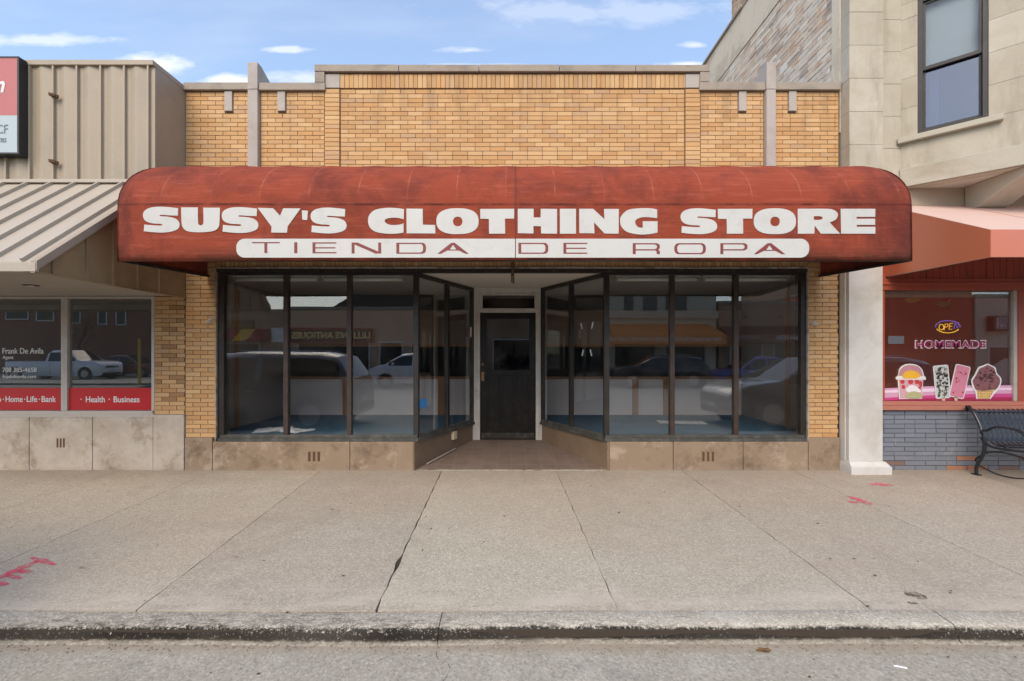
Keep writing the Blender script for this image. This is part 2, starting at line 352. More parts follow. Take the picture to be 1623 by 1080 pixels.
def ground_mat(name, base, dark, light, speck_sc=110, tint=None, kind='walk'):
    t = NT(name); x, y, z = t.xyz()[:3]
    c = t.mix(t.noise(.9, 7, .6), dark, base)
    c = t.mix(t.math('MULTIPLY', t.ramp(t.noise(3.3, 8, .65, dist=.3), .5, .75), .5), c, light)
    cell = t.n("ShaderNodeTexVoronoi"); cell.inputs["Scale"].default_value = speck_sc; t.l(t.wpos, cell.inputs["Vector"])
    s1 = t.ramp(t.xyz(cell.outputs["Color"])[0], .55, 1.0)
    c = t.mix(t.math('MULTIPLY', s1, .50 if kind != 'road' else .3), c, k(light, 1.35))
    s2 = t.ramp(t.xyz(cell.outputs["Color"])[1], .6, 1.0)
    c = t.mix(t.math('MULTIPLY', s2, .45), c, k(dark, .45))
    c = t.mix(t.math('MULTIPLY', t.ramp(t.noise(38, 5, .7), .45, .7), .35), c, k(dark, .62))
    c = t.mix(t.math('MULTIPLY', t.ramp(t.noise(23 if kind != 'road' else 45, 6, .75), .56, .74), .45 if kind != 'road' else .25), c, k(light, 1.2))
    if kind == 'walk':
        va = t.n('ShaderNodeVertexColor'); va.layer_name = 'Col'; c = t.mix(1.0, c, va.outputs[0], 'MULTIPLY')
        # salt-bleached band beside the kerb, darker brown band towards the wall
        n = t.noise(2.2, 6, .6)
        b = t.math('MULTIPLY', t.ramp(t.math('ADD', y, t.math('MULTIPLY', n, .5)), -2.55, -2.8), t.ramp(t.noise(4, 6, .65, vec=t.scale(t.wpos, .6, 2.2, 1)), .40, .62))
        c = t.mix(t.math('MULTIPLY', b, .6), c, (.56, .50, .42))
        d = t.ramp(t.math('ADD', y, t.math('MULTIPLY', n, .9)), -.35, .35)
        c = t.mix(t.math('MULTIPLY', d, .30), c, (.20, .155, .115))
        g = t.ramp(t.noise(1, 5, .5, vec=t.scale(t.wpos, .22, .5, 1)), .42, .60)
        c = t.mix(t.math('MULTIPLY', g, .18), c, (.42, .27, .17))
        sp = t.ramp(t.vor(5.5, vec=t.scale(t.wpos, 1, 1, 0)), .07, .045)
        sp = t.math('MULTIPLY', sp, t.ramp(t.noise(1.7, 2), .45, .6))
        st_ = t.ramp(t.noise(1.35, 8, .72, dist=.8), .54, .70); c = t.mix(t.math('MULTIPLY', st_, .22), c, (.22, .18, .14))
        c = t.mix(t.math('MULTIPLY', sp, .6), c, (.07, .055, .045))
    if kind == 'kerb':
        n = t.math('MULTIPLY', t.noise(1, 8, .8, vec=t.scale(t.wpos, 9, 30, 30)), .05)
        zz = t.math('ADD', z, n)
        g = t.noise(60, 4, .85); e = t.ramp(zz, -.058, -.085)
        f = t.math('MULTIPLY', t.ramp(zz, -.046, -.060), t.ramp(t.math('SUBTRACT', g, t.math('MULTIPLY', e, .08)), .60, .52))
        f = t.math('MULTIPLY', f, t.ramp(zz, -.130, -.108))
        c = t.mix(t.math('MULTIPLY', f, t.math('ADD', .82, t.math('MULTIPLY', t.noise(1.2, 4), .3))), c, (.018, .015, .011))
        c = t.mix(t.math('MULTIPLY', t.ramp(zz, -.10, -.13), .35), c, (.16, .125, .08))
    if kind == 'road':
        n = t.math('MULTIPLY', t.noise(6, 6, .6), .07)
        e = t.ramp(t.math('ADD', y, n), -3.42, -3.35)
        c = t.mix(t.math('MULTIPLY', e, .7), c, (.33, .26, .185))
        c = t.mix(t.math('MULTIPLY', t.ramp(t.noise(1.6, 7, .7, dist=.7), .54, .7), .4), c, (.17, .165, .15))
    t.bump(t.math('ADD', t.noise(170, 4, .7), t.math('MULTIPLY', t.noise(30, 4, .6), .7)), .55, .006)
    return t.fin(c, .88, 0, .3)
M_walk = ground_mat("exposed_aggregate_concrete", (.47, .42, .34), (.40, .355, .285), (.555, .505, .415))
M_kerb = ground_mat("kerb_concrete", (.52, .475, .385), (.40, .36, .285), (.68, .64, .56), kind='kerb')
M_road = ground_mat("worn_grey_road", (.41, .385, .315), (.32, .30, .24), (.54, .51, .44), 90, kind='road')
M_ground = simple("earth", (.12, .11, .09), .95, .2, .3)
M_joint = simple("joint_dirt", (.06, .045, .032), .95, .4, 30, .5, 60)
def tile_mat():
    t = NT("brown_floor_tiles"); x, y, z = t.xyz()[:3]
    b = t.n("ShaderNodeTexBrick"); b.offset = 0; b.inputs["Scale"].default_value = 1; b.inputs["Brick Width"].default_value = .2; b.inputs["Row Height"].default_value = .2
    b.inputs["Mortar Size"].default_value = .006; b.inputs["Color1"].default_value = (.15, .105, .08, 1); b.inputs["Color2"].default_value = (.19, .135, .105, 1); b.inputs["Mortar"].default_value = (.20, .155, .125, 1)
    t.l(t.wpos, b.inputs["Vector"])
    c = t.mix(t.math('MULTIPLY', t.ramp(t.noise(4, 7, .65), .4, .7), .55), b.outputs["Color"], (.24, .18, .14))
    c = t.mix(t.math('MULTIPLY', t.ramp(t.noise(130, 3, .7), .58, .7), .35), c, (.36, .31, .27))
    t.bump(t.noise(60, 4), .2, .004)
    return t.fin(c, .65)
M_tile = tile_mat()
def spray_mat(name, col, th=.5, sc_=26):
    m = bpy.data.materials.new(name); m.use_nodes = True; nt = m.node_tree; b = nt.nodes["Principled BSDF"]; b.inputs["Base Color"].default_value = (*col, 1); b.inputs["Roughness"].default_value = .8
    tc = nt.nodes.new("ShaderNodeTexCoord"); nz = nt.nodes.new("ShaderNodeTexNoise"); nz.inputs["Scale"].default_value = sc_; nz.inputs["Detail"].default_value = 8; nz.inputs["Roughness"].default_value = .75
    mr = nt.nodes.new("ShaderNodeMapRange"); mr.inputs[1].default_value = th-.10; mr.inputs[2].default_value = th+.14; mr.inputs[4].default_value = .85
    nt.links.new(tc.outputs["Object"], nz.inputs["Vector"]); nt.links.new(nz.outputs[0], mr.inputs[0]); nt.links.new(mr.outputs[0], b.inputs["Alpha"])
    return m
M_pink = spray_mat("pink_marking_paint", (.80, .09, .16), .47)
M_stain = spray_mat("brown_stain", (.10, .055, .02), .48)
M_leaf = simple("dry_leaf", (.10, .06, .03), .9, .5, 60)

# ------------------------------------------------------------------ text and glyph helpers
def place_text_mesh(me, x0, x1, z0, z1, y, back=False, uniform=False, rotate=None):
    xs = [v.co.x for v in me.vertices]; ys = [v.co.y for v in me.vertices]
    a0, a1, b0, b1 = min(xs), max(xs), min(ys), max(ys)
    sx = (x1-x0)/(a1-a0); sy = (z1-z0)/(b1-b0)
    for v in me.vertices:
        u = (v.co.x-a0)*sx; h = (v.co.y-b0)*sy; d = v.co.z
        v.co = (x1-u, y+d, z0+h) if back else (x0+u, y-d, z0+h)
    if back or True: me.update()
def text(s, x0, x1, z0, z1, y, mat, parent, name="lettering", back=False, bold=0.0, shear=0, ext=.0015, spacing=1.0):
    cu = bpy.data.curves.new("tmp", 'FONT'); cu.body = s; cu.size = 1; cu.extrude = ext; cu.offset = bold; cu.shear = shear; cu.space_character = spacing; cu.resolution_u = 4
    o = bpy.data.objects.new("tmp", cu); C.objects.link(o); bpy.context.view_layer.update()
    dg = bpy.context.evaluated_depsgraph_get(); me = bpy.data.meshes.new_from_object(o.evaluated_get(dg)); bpy.data.objects.remove(o)
    place_text_mesh(me, x0, x1, z0, z1, y, back)
    return link_mesh(me, name, mat, parent)
def smooth_poly(pts, n=5):
    """pts: (x, y) smooth or (x, y, 1) corner"""
    out = []; m = len(pts)
    for i in range(m):
        p1, p2 = pts[i], pts[(i+1) % m]; p0, p3 = pts[i-1], pts[(i+2) % m]
        if len(p1) > 2: p0 = p1
        if len(p2) > 2: p3 = p2
        if len(p1) > 2 and len(p2) > 2: out.append(p1[:2]); continue
        for j in range(n):
            t = j/n
            q = [.5*((2*p1[a]) + (-p0[a]+p2[a])*t + (2*p0[a]-5*p1[a]+4*p2[a]-p3[a])*t*t + (-p0[a]+3*p1[a]-3*p2[a]+p3[a])*t**3) for a in (0, 1)]
            out.append(tuple(q))
    return out
def superell(cx, cy, rx, ry, e=2.6, n=36):
    return [(cx+rx*abs(math.cos(a))**(2/e)*(1 if math.cos(a) > 0 else -1), cy+ry*abs(math.sin(a))**(2/e)*(1 if math.sin(a) > 0 else -1)) for a in [2*math.pi*i/n for i in range(n)]]
def outline_mesh(loops, ext=.002):
    cu = bpy.data.curves.new("tmp", 'CURVE'); cu.dimensions = '2D'; cu.fill_mode = 'BOTH'; cu.extrude = ext
    for lp in loops:
        s = cu.splines.new('POLY'); s.points.add(len(lp)-1); s.use_cyclic_u = True
        for p, q in zip(s.points, lp): p.co = (q[0], q[1], 0, 1)
    o = bpy.data.objects.new("tmp", cu); C.objects.link(o); bpy.context.view_layer.update()
    dg = bpy.context.evaluated_depsgraph_get(); me = bpy.data.meshes.new_from_object(o.evaluated_get(dg)); bpy.data.objects.remove(o)
    return me
def flat(loops, y, mat, parent, name, ext=.002, back=False):     # loops in (X, Z)
    me = outline_mesh(loops, ext)
    for v in me.vertices: v.co = (v.co.x, y-v.co.z, v.co.y)
    return link_mesh(me, name, mat, parent)
def ccw(p): return p

# ------------------------------------------------------------------ brick fields
def bricks(mb, O, U, Nn, u0, u1, z0, z1, Lh, H, pal, gap=.0075, depth=.025, jit=.0015, offs=.5, odd=.015, col_jit=.05, holes=(), skew=None):
    O = Vector(O); U = Vector(U).normalized(); Nn = Vector(Nn).normalized()
    rows = max(1, round((z1-z0)/H)); Hh = (z1-z0)/rows
    for r in range(rows):
        zb = z0+r*Hh; zt = zb+Hh-gap
        u = u0 - (Lh*offs if r % 2 else 0)
        while u < u1-.004:
            ln = Lh
            if rnd.random() < odd: ln = Lh*.5
            a, b = max(u, u0), min(u+ln, u1)
            u += ln
            if b-a < .02: continue
            zc = (zb+zt)/2
            cuts = [(a, b)]
            for (ha, hb, hz0, hz1) in holes:
                if zt > hz0+.005 and zb < hz1-.005:
                    nc = []
                    for (p, q) in cuts:
                        if q <= ha or p >= hb: nc.append((p, q)); continue
                        if p < ha: nc.append((p, ha))
                        if q > hb: nc.append((hb, q))
                    cuts = nc
            for (p, q) in cuts:
                if q-p < .015: continue
                c = rnd.choice(pal); f = 1+rnd.uniform(-col_jit, col_jit); c = k(c, f)
                pr = rnd.uniform(-jit, jit); e = gap/2
                P = lambda uu, d, zz: O+U*uu+Nn*d+Vector((0, 0, zz))
                d0, d1 = -depth, pr
                mb.hexa([P(p+e, d1, zb), P(q-e, d1, zb), P(q-e, d0, zb), P(p+e, d0, zb), P(p+e, d1, zt), P(q-e, d1, zt), P(q-e, d0, zt), P(p+e, d0, zt)], c)
BUFF = [(.56,.33,.145), (.58,.355,.165), (.54,.315,.135), (.59,.375,.18), (.55,.33,.15), (.55,.325,.145), (.51,.29,.125), (.60,.385,.19), (.53,.295,.12), (.51,.32,.17), (.57,.35,.16)]

# ================================================================== GROUND
def wz(y): return .0222*y            # the pavement falls towards the kerb
struct(MB().box(-600, 600, -600, 600, -1.2, -.21).build("ground", M_ground))
struct(MB().box(-80, 80, -18.0, -3.25, -.205, -.152).build("road", M_road))
tag(MB().box(-80, 80, -21.3, -18.18, -.2, -.05, (1, 1, 1)).build("opposite_sidewalk", M_walk), kind='structure')
tag(MB().box(-80, 80, -18.18, -18.0, -.2, -.045).build("opposite_kerb", M_kerb), kind='structure')
def sidewalk():
    mb = MB(); ys = [0.0-3.15*i/46 for i in range(47)]
    joints = [(-12, -12, .004, .002), (-9.4, -9.3, .004, .002), (-7.4, -7.3, .004, .002), (-5.08, -5.1, .003, .001), (-3.9, -3.88, .003, .002), (-2.5, -2.35, .005, .002), (-.915, -.85, .008, .004), (.58, .664, .005, .003), (2.23, 2.26, .006, .003), (3.68, 3.67, .004, .002), (5.08, 5.12, .004, .002), (6.6, 6.6, .004, .002), (8.2, 8.2, .004, .002), (12, 12, .004, .002)]
    edges = []
    for (a, b, wd, jt) in joints:
        L_, R_ = [], []
        for i, y in enumerate(ys):
            t = i/46; x = a+(b-a)*t + math.sin(i*1.7+a)*.004
            ww = wd*(1+.5*math.sin(i*.9+a*3)) + rnd.uniform(0, jt)
            if abs(a+.915) < .01 and 36 <= i <= 38: ww += (.035 if i == 37 else .02)
            L_.append((x-ww*.5, y)); R_.append((x+ww*.5, y))
        edges.append((L_, R_))
    for j in range(len(joints)-1):
        A = edges[j][1]; B = edges[j+1][0]; dz = rnd.uniform(-.002, .002); f_ = rnd.uniform(.91, 1.06); sc_ = (f_, f_*rnd.uniform(.985, 1.01), f_*rnd.uniform(.96, 1.02))
        mb.sheet([[(A[i][0], A[i][1], wz(A[i][1])+dz) for i in range(47)], [(B[i][0], B[i][1], wz(B[i][1])+dz) for i in range(47)]], sc_)
        for E in (A, B): mb.sheet([[(p[0], p[1], wz(p[1])+dz) for p in E], [(p[0], p[1], wz(p[1])-.03) for p in E]])
        ea, eb = A[46], B[46]; mb.face([(ea[0], ea[1], wz(-3.15)+dz), (eb[0], eb[1], wz(-3.15)+dz), (eb[0], eb[1], wz(-3.15)-.04), (ea[0], ea[1], wz(-3.15)-.04)])
    struct(mb.build("sidewalk", M_walk))
    struct(MB().face([(-12, .3, -.012), (12, .3, -.012), (12, -3.17, wz(-3.17)-.014), (-12, -3.17, wz(-3.17)-.014)]).build("sidewalk_bedding", M_joint))
    struct(MB().box(-80, -12, -3.15, 0, -.2, -.04, (1, 1, 1)).box(12, 80, -3.15, 0, -.2, -.04, (1, 1, 1)).build("far_sidewalk", M_walk))
sidewalk()
def kerb():
    rows = []; prof = []
    zt = wz(-3.15)
    for (y, z) in ((-3.156, -.25), (-3.158, zt-.004), (-3.166, zt+.002)): prof.append((y, z))
    prof += [(-3.27, zt-.003)]
    for a in range(0, 91, 15): prof.append((-3.285-.045*math.sin(R(a)), zt-.048+.045*math.cos(R(a))))
    prof += [(-3.335, -.13), (-3.34, -.145), (-3.36, -.152), (-3.39, -.17)]
    mb = MB(); xs = [-80, -12] + [-11.5+i*.25 for i in range(93)] + [12, 80]
    for x in xs:
        w_ = .006*math.sin(x*1.3)+.004*math.sin(x*3.1+1); lift = .004*math.sin(x*.9) + (.006 if x > 1 else 0)*min(1, max(0, (x-1)/3))
        rows.append([(x, y+(w_ if i < 3 else w_*1.6), z+(lift if i < 10 else 0)) for i, (y, z) in enumerate(prof)])
    cuts = [-12, -3.45, -.43, 2.62, 5.7, 12]; segs = []
    for a, b in zip([-80]+cuts, cuts+[80]):
        seg = [r_ for x, r_ in zip(xs, rows) if a+.05 < x < b-.05]
        base = rows[0]
        def at_x(xx): 
            k_ = min(range(len(xs)), key=lambda q: abs(xs[q]-xx)); return [(xx, p[1], p[2]) for p in rows[k_]]
        mb.sheet([at_x(a+.003)]+seg+[at_x(b-.003)])
    struct(MB().box(-80, 80, -3.325, -3.16, -.25, zt-.02).build("kerb_bedding", M_joint))
    o = mb.build("kerb", M_kerb, smooth=True); struct(o)
kerb()
def mark(name, pts, y_or_mat, mat, label, cat, zoff=.004, n_=1, group=None):
    mb = MB()
    for poly in pts: mb.face([(x, y, wz(y)+zoff) for x, y in poly])
    return tag(mb.build(name, mat), label, cat, group)
def G(px, py):                       # pavement point seen at pixel (px, py)
    d = 6.0
    for _ in range(20): d = 721*(1.54-wz(d*1.0*-1+0 if False else -(6-d)))/(py-560)
    return ((px-812)*d/721, d-6)
def ragged(x0, y0, x1, y1, wdt, n=14, seed=1):
    r = random.Random(seed); a, b = [], []
    dx, dy = x1-x0, y1-y0; ln = math.hypot(dx, dy); nx, ny = -dy/ln, dx/ln
    for i in range(n+1):
        t = i/n; ww = wdt*(.55+.45*math.sin(math.pi*t))*r.uniform(.6, 1.2)
        a.append((x0+dx*t+nx*ww, y0+dy*t+ny*ww)); b.append((x0+dx*t-nx*ww, y0+dy*t-ny*ww))
    return a+b[::-1]
def Q(a, b, wdt, seed): p, q = G(*a), G(*b); return ragged(p[0], p[1], q[0], q[1], wdt, seed=seed)
mark("paint_mark", [Q((-20, 925), (60, 890), .045, 3), Q((50, 884), (88, 896), .03, 4), Q((12, 912), (35, 918), .02, 5), Q((-5, 923), (12, 928), .025, 6), Q((30, 905), (50, 908), .03, 8)], 0, M_pink, "pink spray-paint scribble on the pavement near the kerb at far left", "paint mark")
mark("paint_mark", [Q((1380, 768), (1415, 769), .06, 9)], 0, M_pink, "faint round pink spray spot on the pavement by the white pilaster base", "paint mark")
mark("paint_mark", [Q((1345, 787), (1382, 800), .06, 10), Q((1345, 796), (1362, 797), .04, 11)], 0, M_pink, "pink sprayed streak across a pavement joint in front of the white pilaster", "paint mark")
mark("pavement_stain", [Q((1434, 940), (1470, 948), .05, 12), Q((1440, 956), (1455, 957), .02, 13)], 0, M_stain, "brown rusty stain on the pavement beside the kerb joint on the right", "stain")
def litter():
    mb = MB(); r = random.Random(5)
    for i in range(95):
        x = r.uniform(-5.5, 5.5); y = r.uniform(-3.3, -.15); s = r.uniform(.004, .013)
        z = wz(max(y, -3.3))+.005; a = r.uniform(0, 3.1)
        p = []
        for j in range(5):
            t = a+j*1.257; rr = s*r.uniform(.5, 1.1)*(1.5 if j % 2 else 1)
            p.append((x+math.cos(t)*rr, y+math.sin(t)*rr, z+r.uniform(0, .006)))
        mb.face(p)
    for i in range(40):
        x = r.uniform(-3.6, 3.6); y = r.uniform(-4.2, -3.42); s = r.uniform(.004, .010)
        mb.face([(x+math.cos(j*1.3)*s*r.uniform(.6, 1.6), y+math.sin(j*1.3)*s*r.uniform(.6, 1.3), -.149) for j in range(5)])
    tag(mb.build("leaf_litter", M_leaf), "scattered crumbs of dry leaf and gum on pavement and road", "litter", kind="stuff")
    r = random.Random(9); p = G(1240, 1026)
    mb = MB(); x0, y0 = 1.43, -3.42
    n = 12; ring = [(x0+.045*math.cos(2*math.pi*i/n)*r.uniform(.7, 1.2), y0+.018*math.sin(2*math.pi*i/n)*r.uniform(.7, 1.2), -.148+.012*abs(math.sin(i*1.3))) for i in range(n)]
    for i in range(n): mb.face([ring[i], ring[(i+1) % n], (x0, y0, -.143)])
    tag(mb.build("dry_leaf", simple("brown_leaf", (.17, .085, .03), .8, .4, 50)), "curled brown leaf lying in the gutter below the kerb", "leaf")
    mb = MB(); mb.tube([(2.06, -3.545, -.146), (2.115, -3.565, -.146)], .0045, 8)
    tag(mb.build("cigarette_end", M_paper), "small white cigarette end lying on the road at right", "cigarette")
litter()
def cracks():
    r = random.Random(31); mb = MB()
    for (x, y, a, n_) in ((-1.9, -.9, -.5, 9), (3.1, -.7, -1.2, 8), (.1, -.12, -1.4, 5), (4.6, -.9, 2.6, 9), (-.43, -3.42, -1.5, 8), (2.62, -3.42, -1.6, 7)):
        p = (x, y)
        for i in range(n_):
            a += r.uniform(-.5, .5); l_ = r.uniform(.02, .06); q = (p[0]+math.cos(a)*l_, p[1]+math.sin(a)*l_); w_ = r.uniform(.0004, .0014)
            nx, ny = -math.sin(a)*w_, math.cos(a)*w_
            zf = lambda yy: (wz(yy)+.0035) if yy > -3.1 else -.150
            if (p[1] > -3.1 and q[1] < -3.1) or q[1] > -.03: break
            mb.face([(p[0]-nx, p[1]-ny, zf(p[1])), (q[0]-nx, q[1]-ny, zf(q[1])), (q[0]+nx, q[1]+ny, zf(q[1])), (p[0]+nx, p[1]+ny, zf(p[1]))]); p = q
    struct(mb.build("pavement_crack", M_joint))
    # gutter grit
    mb = MB()
    for i in range(700):
        x = r.uniform(-4.5, 4.5); y = -3.36-abs(r.gauss(0, .035)); s_ = r.uniform(.002, .006); z = -.151
        mb.hexa([(x-s_, y-s_, z), (x+s_, y-s_*.7, z), (x+s_*.8, y+s_, z), (x-s_, y+s_*.8, z), (x-s_*.6, y-s_*.6, z+s_), (x+s_*.6, y-s_*.5, z+s_), (x+s_*.5, y+s_*.6, z+s_*.8), (x-s_*.5, y+s_*.5, z+s_*.9)])
    tag(mb.build("gutter_grit", simple("grit", (.30, .25, .19), .95, .5, 90)), "loose grit and small stones lying along the gutter", "grit", kind="stuff")
cracks()

# ================================================================== THE CLOTHING STORE BUILDING
ST = thing("brick_storefront", "low buff brick storefront with stepped stone parapet, big display windows and recessed black door", "building", (0, 0, 0))
def pz(py, d=6.0): return 1.54+(560-py)*d/721
def pX(px, d=6.0): return (px-812)*d/721
XL, XR = -4.30, 4.31
def store_shell():
    # backing wall (mortar colour) with the shop-front opening left free
    mb = MB(); y0, y1 = .010, .26
    mb.box(XL, -3.885, y0, y1, 0, 5.0).box(3.90, XR, y0, y1, 0, 5.0)
    mb.box(-3.885, 3.90, y0, y1, 2.672, 5.0).box(-2.55, 2.55, y0, y1, 5.0, 5.20)
    w_ = mb.build("wall", M_mortar, ST)
    # bricks
    b = MB(); U = (1, 0, 0); Nn = (0, -1, 0); H = .0577; L_ = .197
    zt = 4.985
    finL = (-3.445, -3.315); 
    bricks(b, (0, 0, 0), U, Nn, XL, -3.885, .433, 2.672, L_, H, BUFF)
    bricks(b, (0, 0, 0), U, Nn, 3.90, XR, .433, 2.672, L_, H, BUFF)
    rows0 = 2.672+.20
    # soldier course over the shop windows
    x = XL+.005
    x = -3.885
    while x < 3.90:
        c = k(rnd.choice(BUFF), rnd.uniform(.9, 1.08)); b.box(x+.003, min(x+.0577, 3.90)-.003, -rnd.uniform(0, .003), .03, 2.675, 2.866, c); x += .0577
    bricks(b, (0, 0, 0), U, Nn, XL, -3.885, 2.672, 2.872, L_, H, BUFF); bricks(b, (0, 0, 0), U, Nn, 3.90, XR, 2.672, 2.872, L_, H, BUFF)
    bricks(b, (0, 0, 0), U, Nn, XL, -2.47, 2.872, zt, L_, H, BUFF, holes=[(-3.45, -3.31, 2, 6), (-3.78, -3.67, 4.72, 6), (-3.08, -2.97, 4.72, 6)])
    bricks(b, (0, 0, 0), U, Nn, 2.49, XR, 2.872, zt, L_, H, BUFF, holes=[(3.32, 3.45, 2, 6), (2.98, 3.09, 4.72, 6), (3.64, 3.75, 4.72, 6)])
    bricks(b, (0, -.014, 0), U, Nn, -2.462, -2.265, 2.872, 5.02, .25, H, BUFF, offs=0, odd=0, depth=.04)
    bricks(b, (0, -.014, 0), U, Nn, 2.285, 2.482, 2.872, 5.02, .25, H, BUFF, offs=0, odd=0, depth=.04)
    bricks(b, (0, .0, 0), U, Nn, -2.255, 2.275, 2.872, 5.02, L_, H, BUFF, odd=.02)
    x = -2.258
    while x < 2.26:
        c = k(rnd.choice(BUFF), rnd.uniform(.9, 1.06)); b.box(x+.003, min(x+.0602, 2.28)-.003, -.012-rnd.uniform(0, .003), .03, 5.03, 5.205, c); x += .0602
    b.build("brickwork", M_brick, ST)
store_shell()
def store_trim():
    def cop(segs, label=None):
        for (x0, x1, z0, z1, y0) in segs:
            MB().box(x0, x1, y0, .33, z0, z1).build("coping", M_coping, ST, bevel=.006)
    cop([(XL, -3.447, 4.99, 5.085, -.045), (-3.312, -2.445, 4.985, 5.082, -.045), (2.462, 3.322, 4.985, 5.09, -.045), (3.452, XR, 4.99, 5.088, -.045)])
    cop([(-2.58, -2.452, 5.085, 5.222, -.046), (2.468, 2.592, 5.093, 5.222, -.046)])
    cop([(-2.58, -1.48, 5.225, 5.315, -.052), (-1.474, -.43, 5.225, 5.313, -.05), (-.424, .62, 5.225, 5.314, -.053), (.626, 1.62, 5.225, 5.312, -.05), (1.626, 2.592, 5.225, 5.312, -.051)])
    for x0, x1 in ((-2.455, -2.262), (2.285, 2.478)):
        MB().box(x0, x1, -.018, .04, 5.03, 5.21).build("stone_block", M_fin, ST, bevel=.003)
    for x0, x1 in ((-3.445, -3.315), (3.325, 3.448)):
        mb = MB(); mb.box(x0, x1, -.065, .05, 2.9, 4.98)
        mb.prism([(-.066, 4.985), (.40, 4.985), (.40, 5.20), (.03, 5.335), (-.066, 5.335)], 'x', x0, x1)
        mb.build("stone_fin", M_fin, ST, bevel=.005)
    for x0 in (-3.775, -3.078, 2.988, 3.645):
        MB().box(x0, x0+.098, -.022, .03, 4.725, 4.984).build("stone_tab", M_fin, ST, bevel=.003)
    # stone bases
    for nm, x0, x1 in (("l", -3.93, -2.13), ("l", -2.124, -1.272), ("r", 1.262, 2.12), ("r", 2.128, 3.04), ("r", 3.046, 3.895)):
        MB().box(x0, x1, -.02, .22, -.03, .374).build("stone_base", M_bulk, ST, bevel=.006)
    MB().box(XL+.004, -3.936, -.022, .22, -.03, .43).build("stone_base", M_bulk, ST, bevel=.006)
    MB().box(3.902, XR, -.022, .22, -.03, .43).build("stone_base", M_bulk, ST, bevel=.006)
    # three-slot vents
    for xc in (pX(500), pX(1122)):
        mb = MB()
        for j in (-1, 0, 1): mb.box(xc+j*.062-.016, xc+j*.062+.016, -.0235, -.018, .12, .245)
        v = mb.build("base_vent", M_rust, ST)
        mb = MB()
        for j in (-1, 0, 1): mb.box(xc+j*.062-.022, xc+j*.062-.016, -.026, -.0205, .115, .25).box(xc+j*.062-.022, xc+j*.062+.02, -.026, -.0205, .245, .252)
        mb.build("vent_rim", M_bulk, v)
    # beam, cream strip and caulk
    MB().box(-3.885, 3.90, -.012, .10, 2.607, 2.652).build("lintel", M_beam, ST)
    mb = MB(); r = random.Random(3); x = -3.885
    while x < 3.90:
        L2 = r.uniform(.06, .5); x2 = min(x+L2, 3.90); mb.box(x, x2, -.024-r.uniform(0, .006), .02, 2.652, 2.664+r.uniform(0, .012)); x = x2
    mb.build("lintel_trim", M_chip, ST)
    for xs_, sg in ((-3.888, 1), (3.893, -1)):
        mb = MB(); z = .38
        while z < 2.65:
            h = r.uniform(.03, .12); ww = r.uniform(.006, .022); mb.box(xs_-ww if sg > 0 else xs_, xs_ if sg > 0 else xs_+ww, -.012-r.uniform(0, .008), .02, z, min(z+h, 2.65)); z += h
        mb.build("jamb_caulk", M_chip, ST)
store_trim()
DY = 1.47                                     # door plane
cL, cR = (-1.265, .03), (1.257, .03)          # outer corners of the recess
iL, iR = (-.642, DY), (.497, DY)
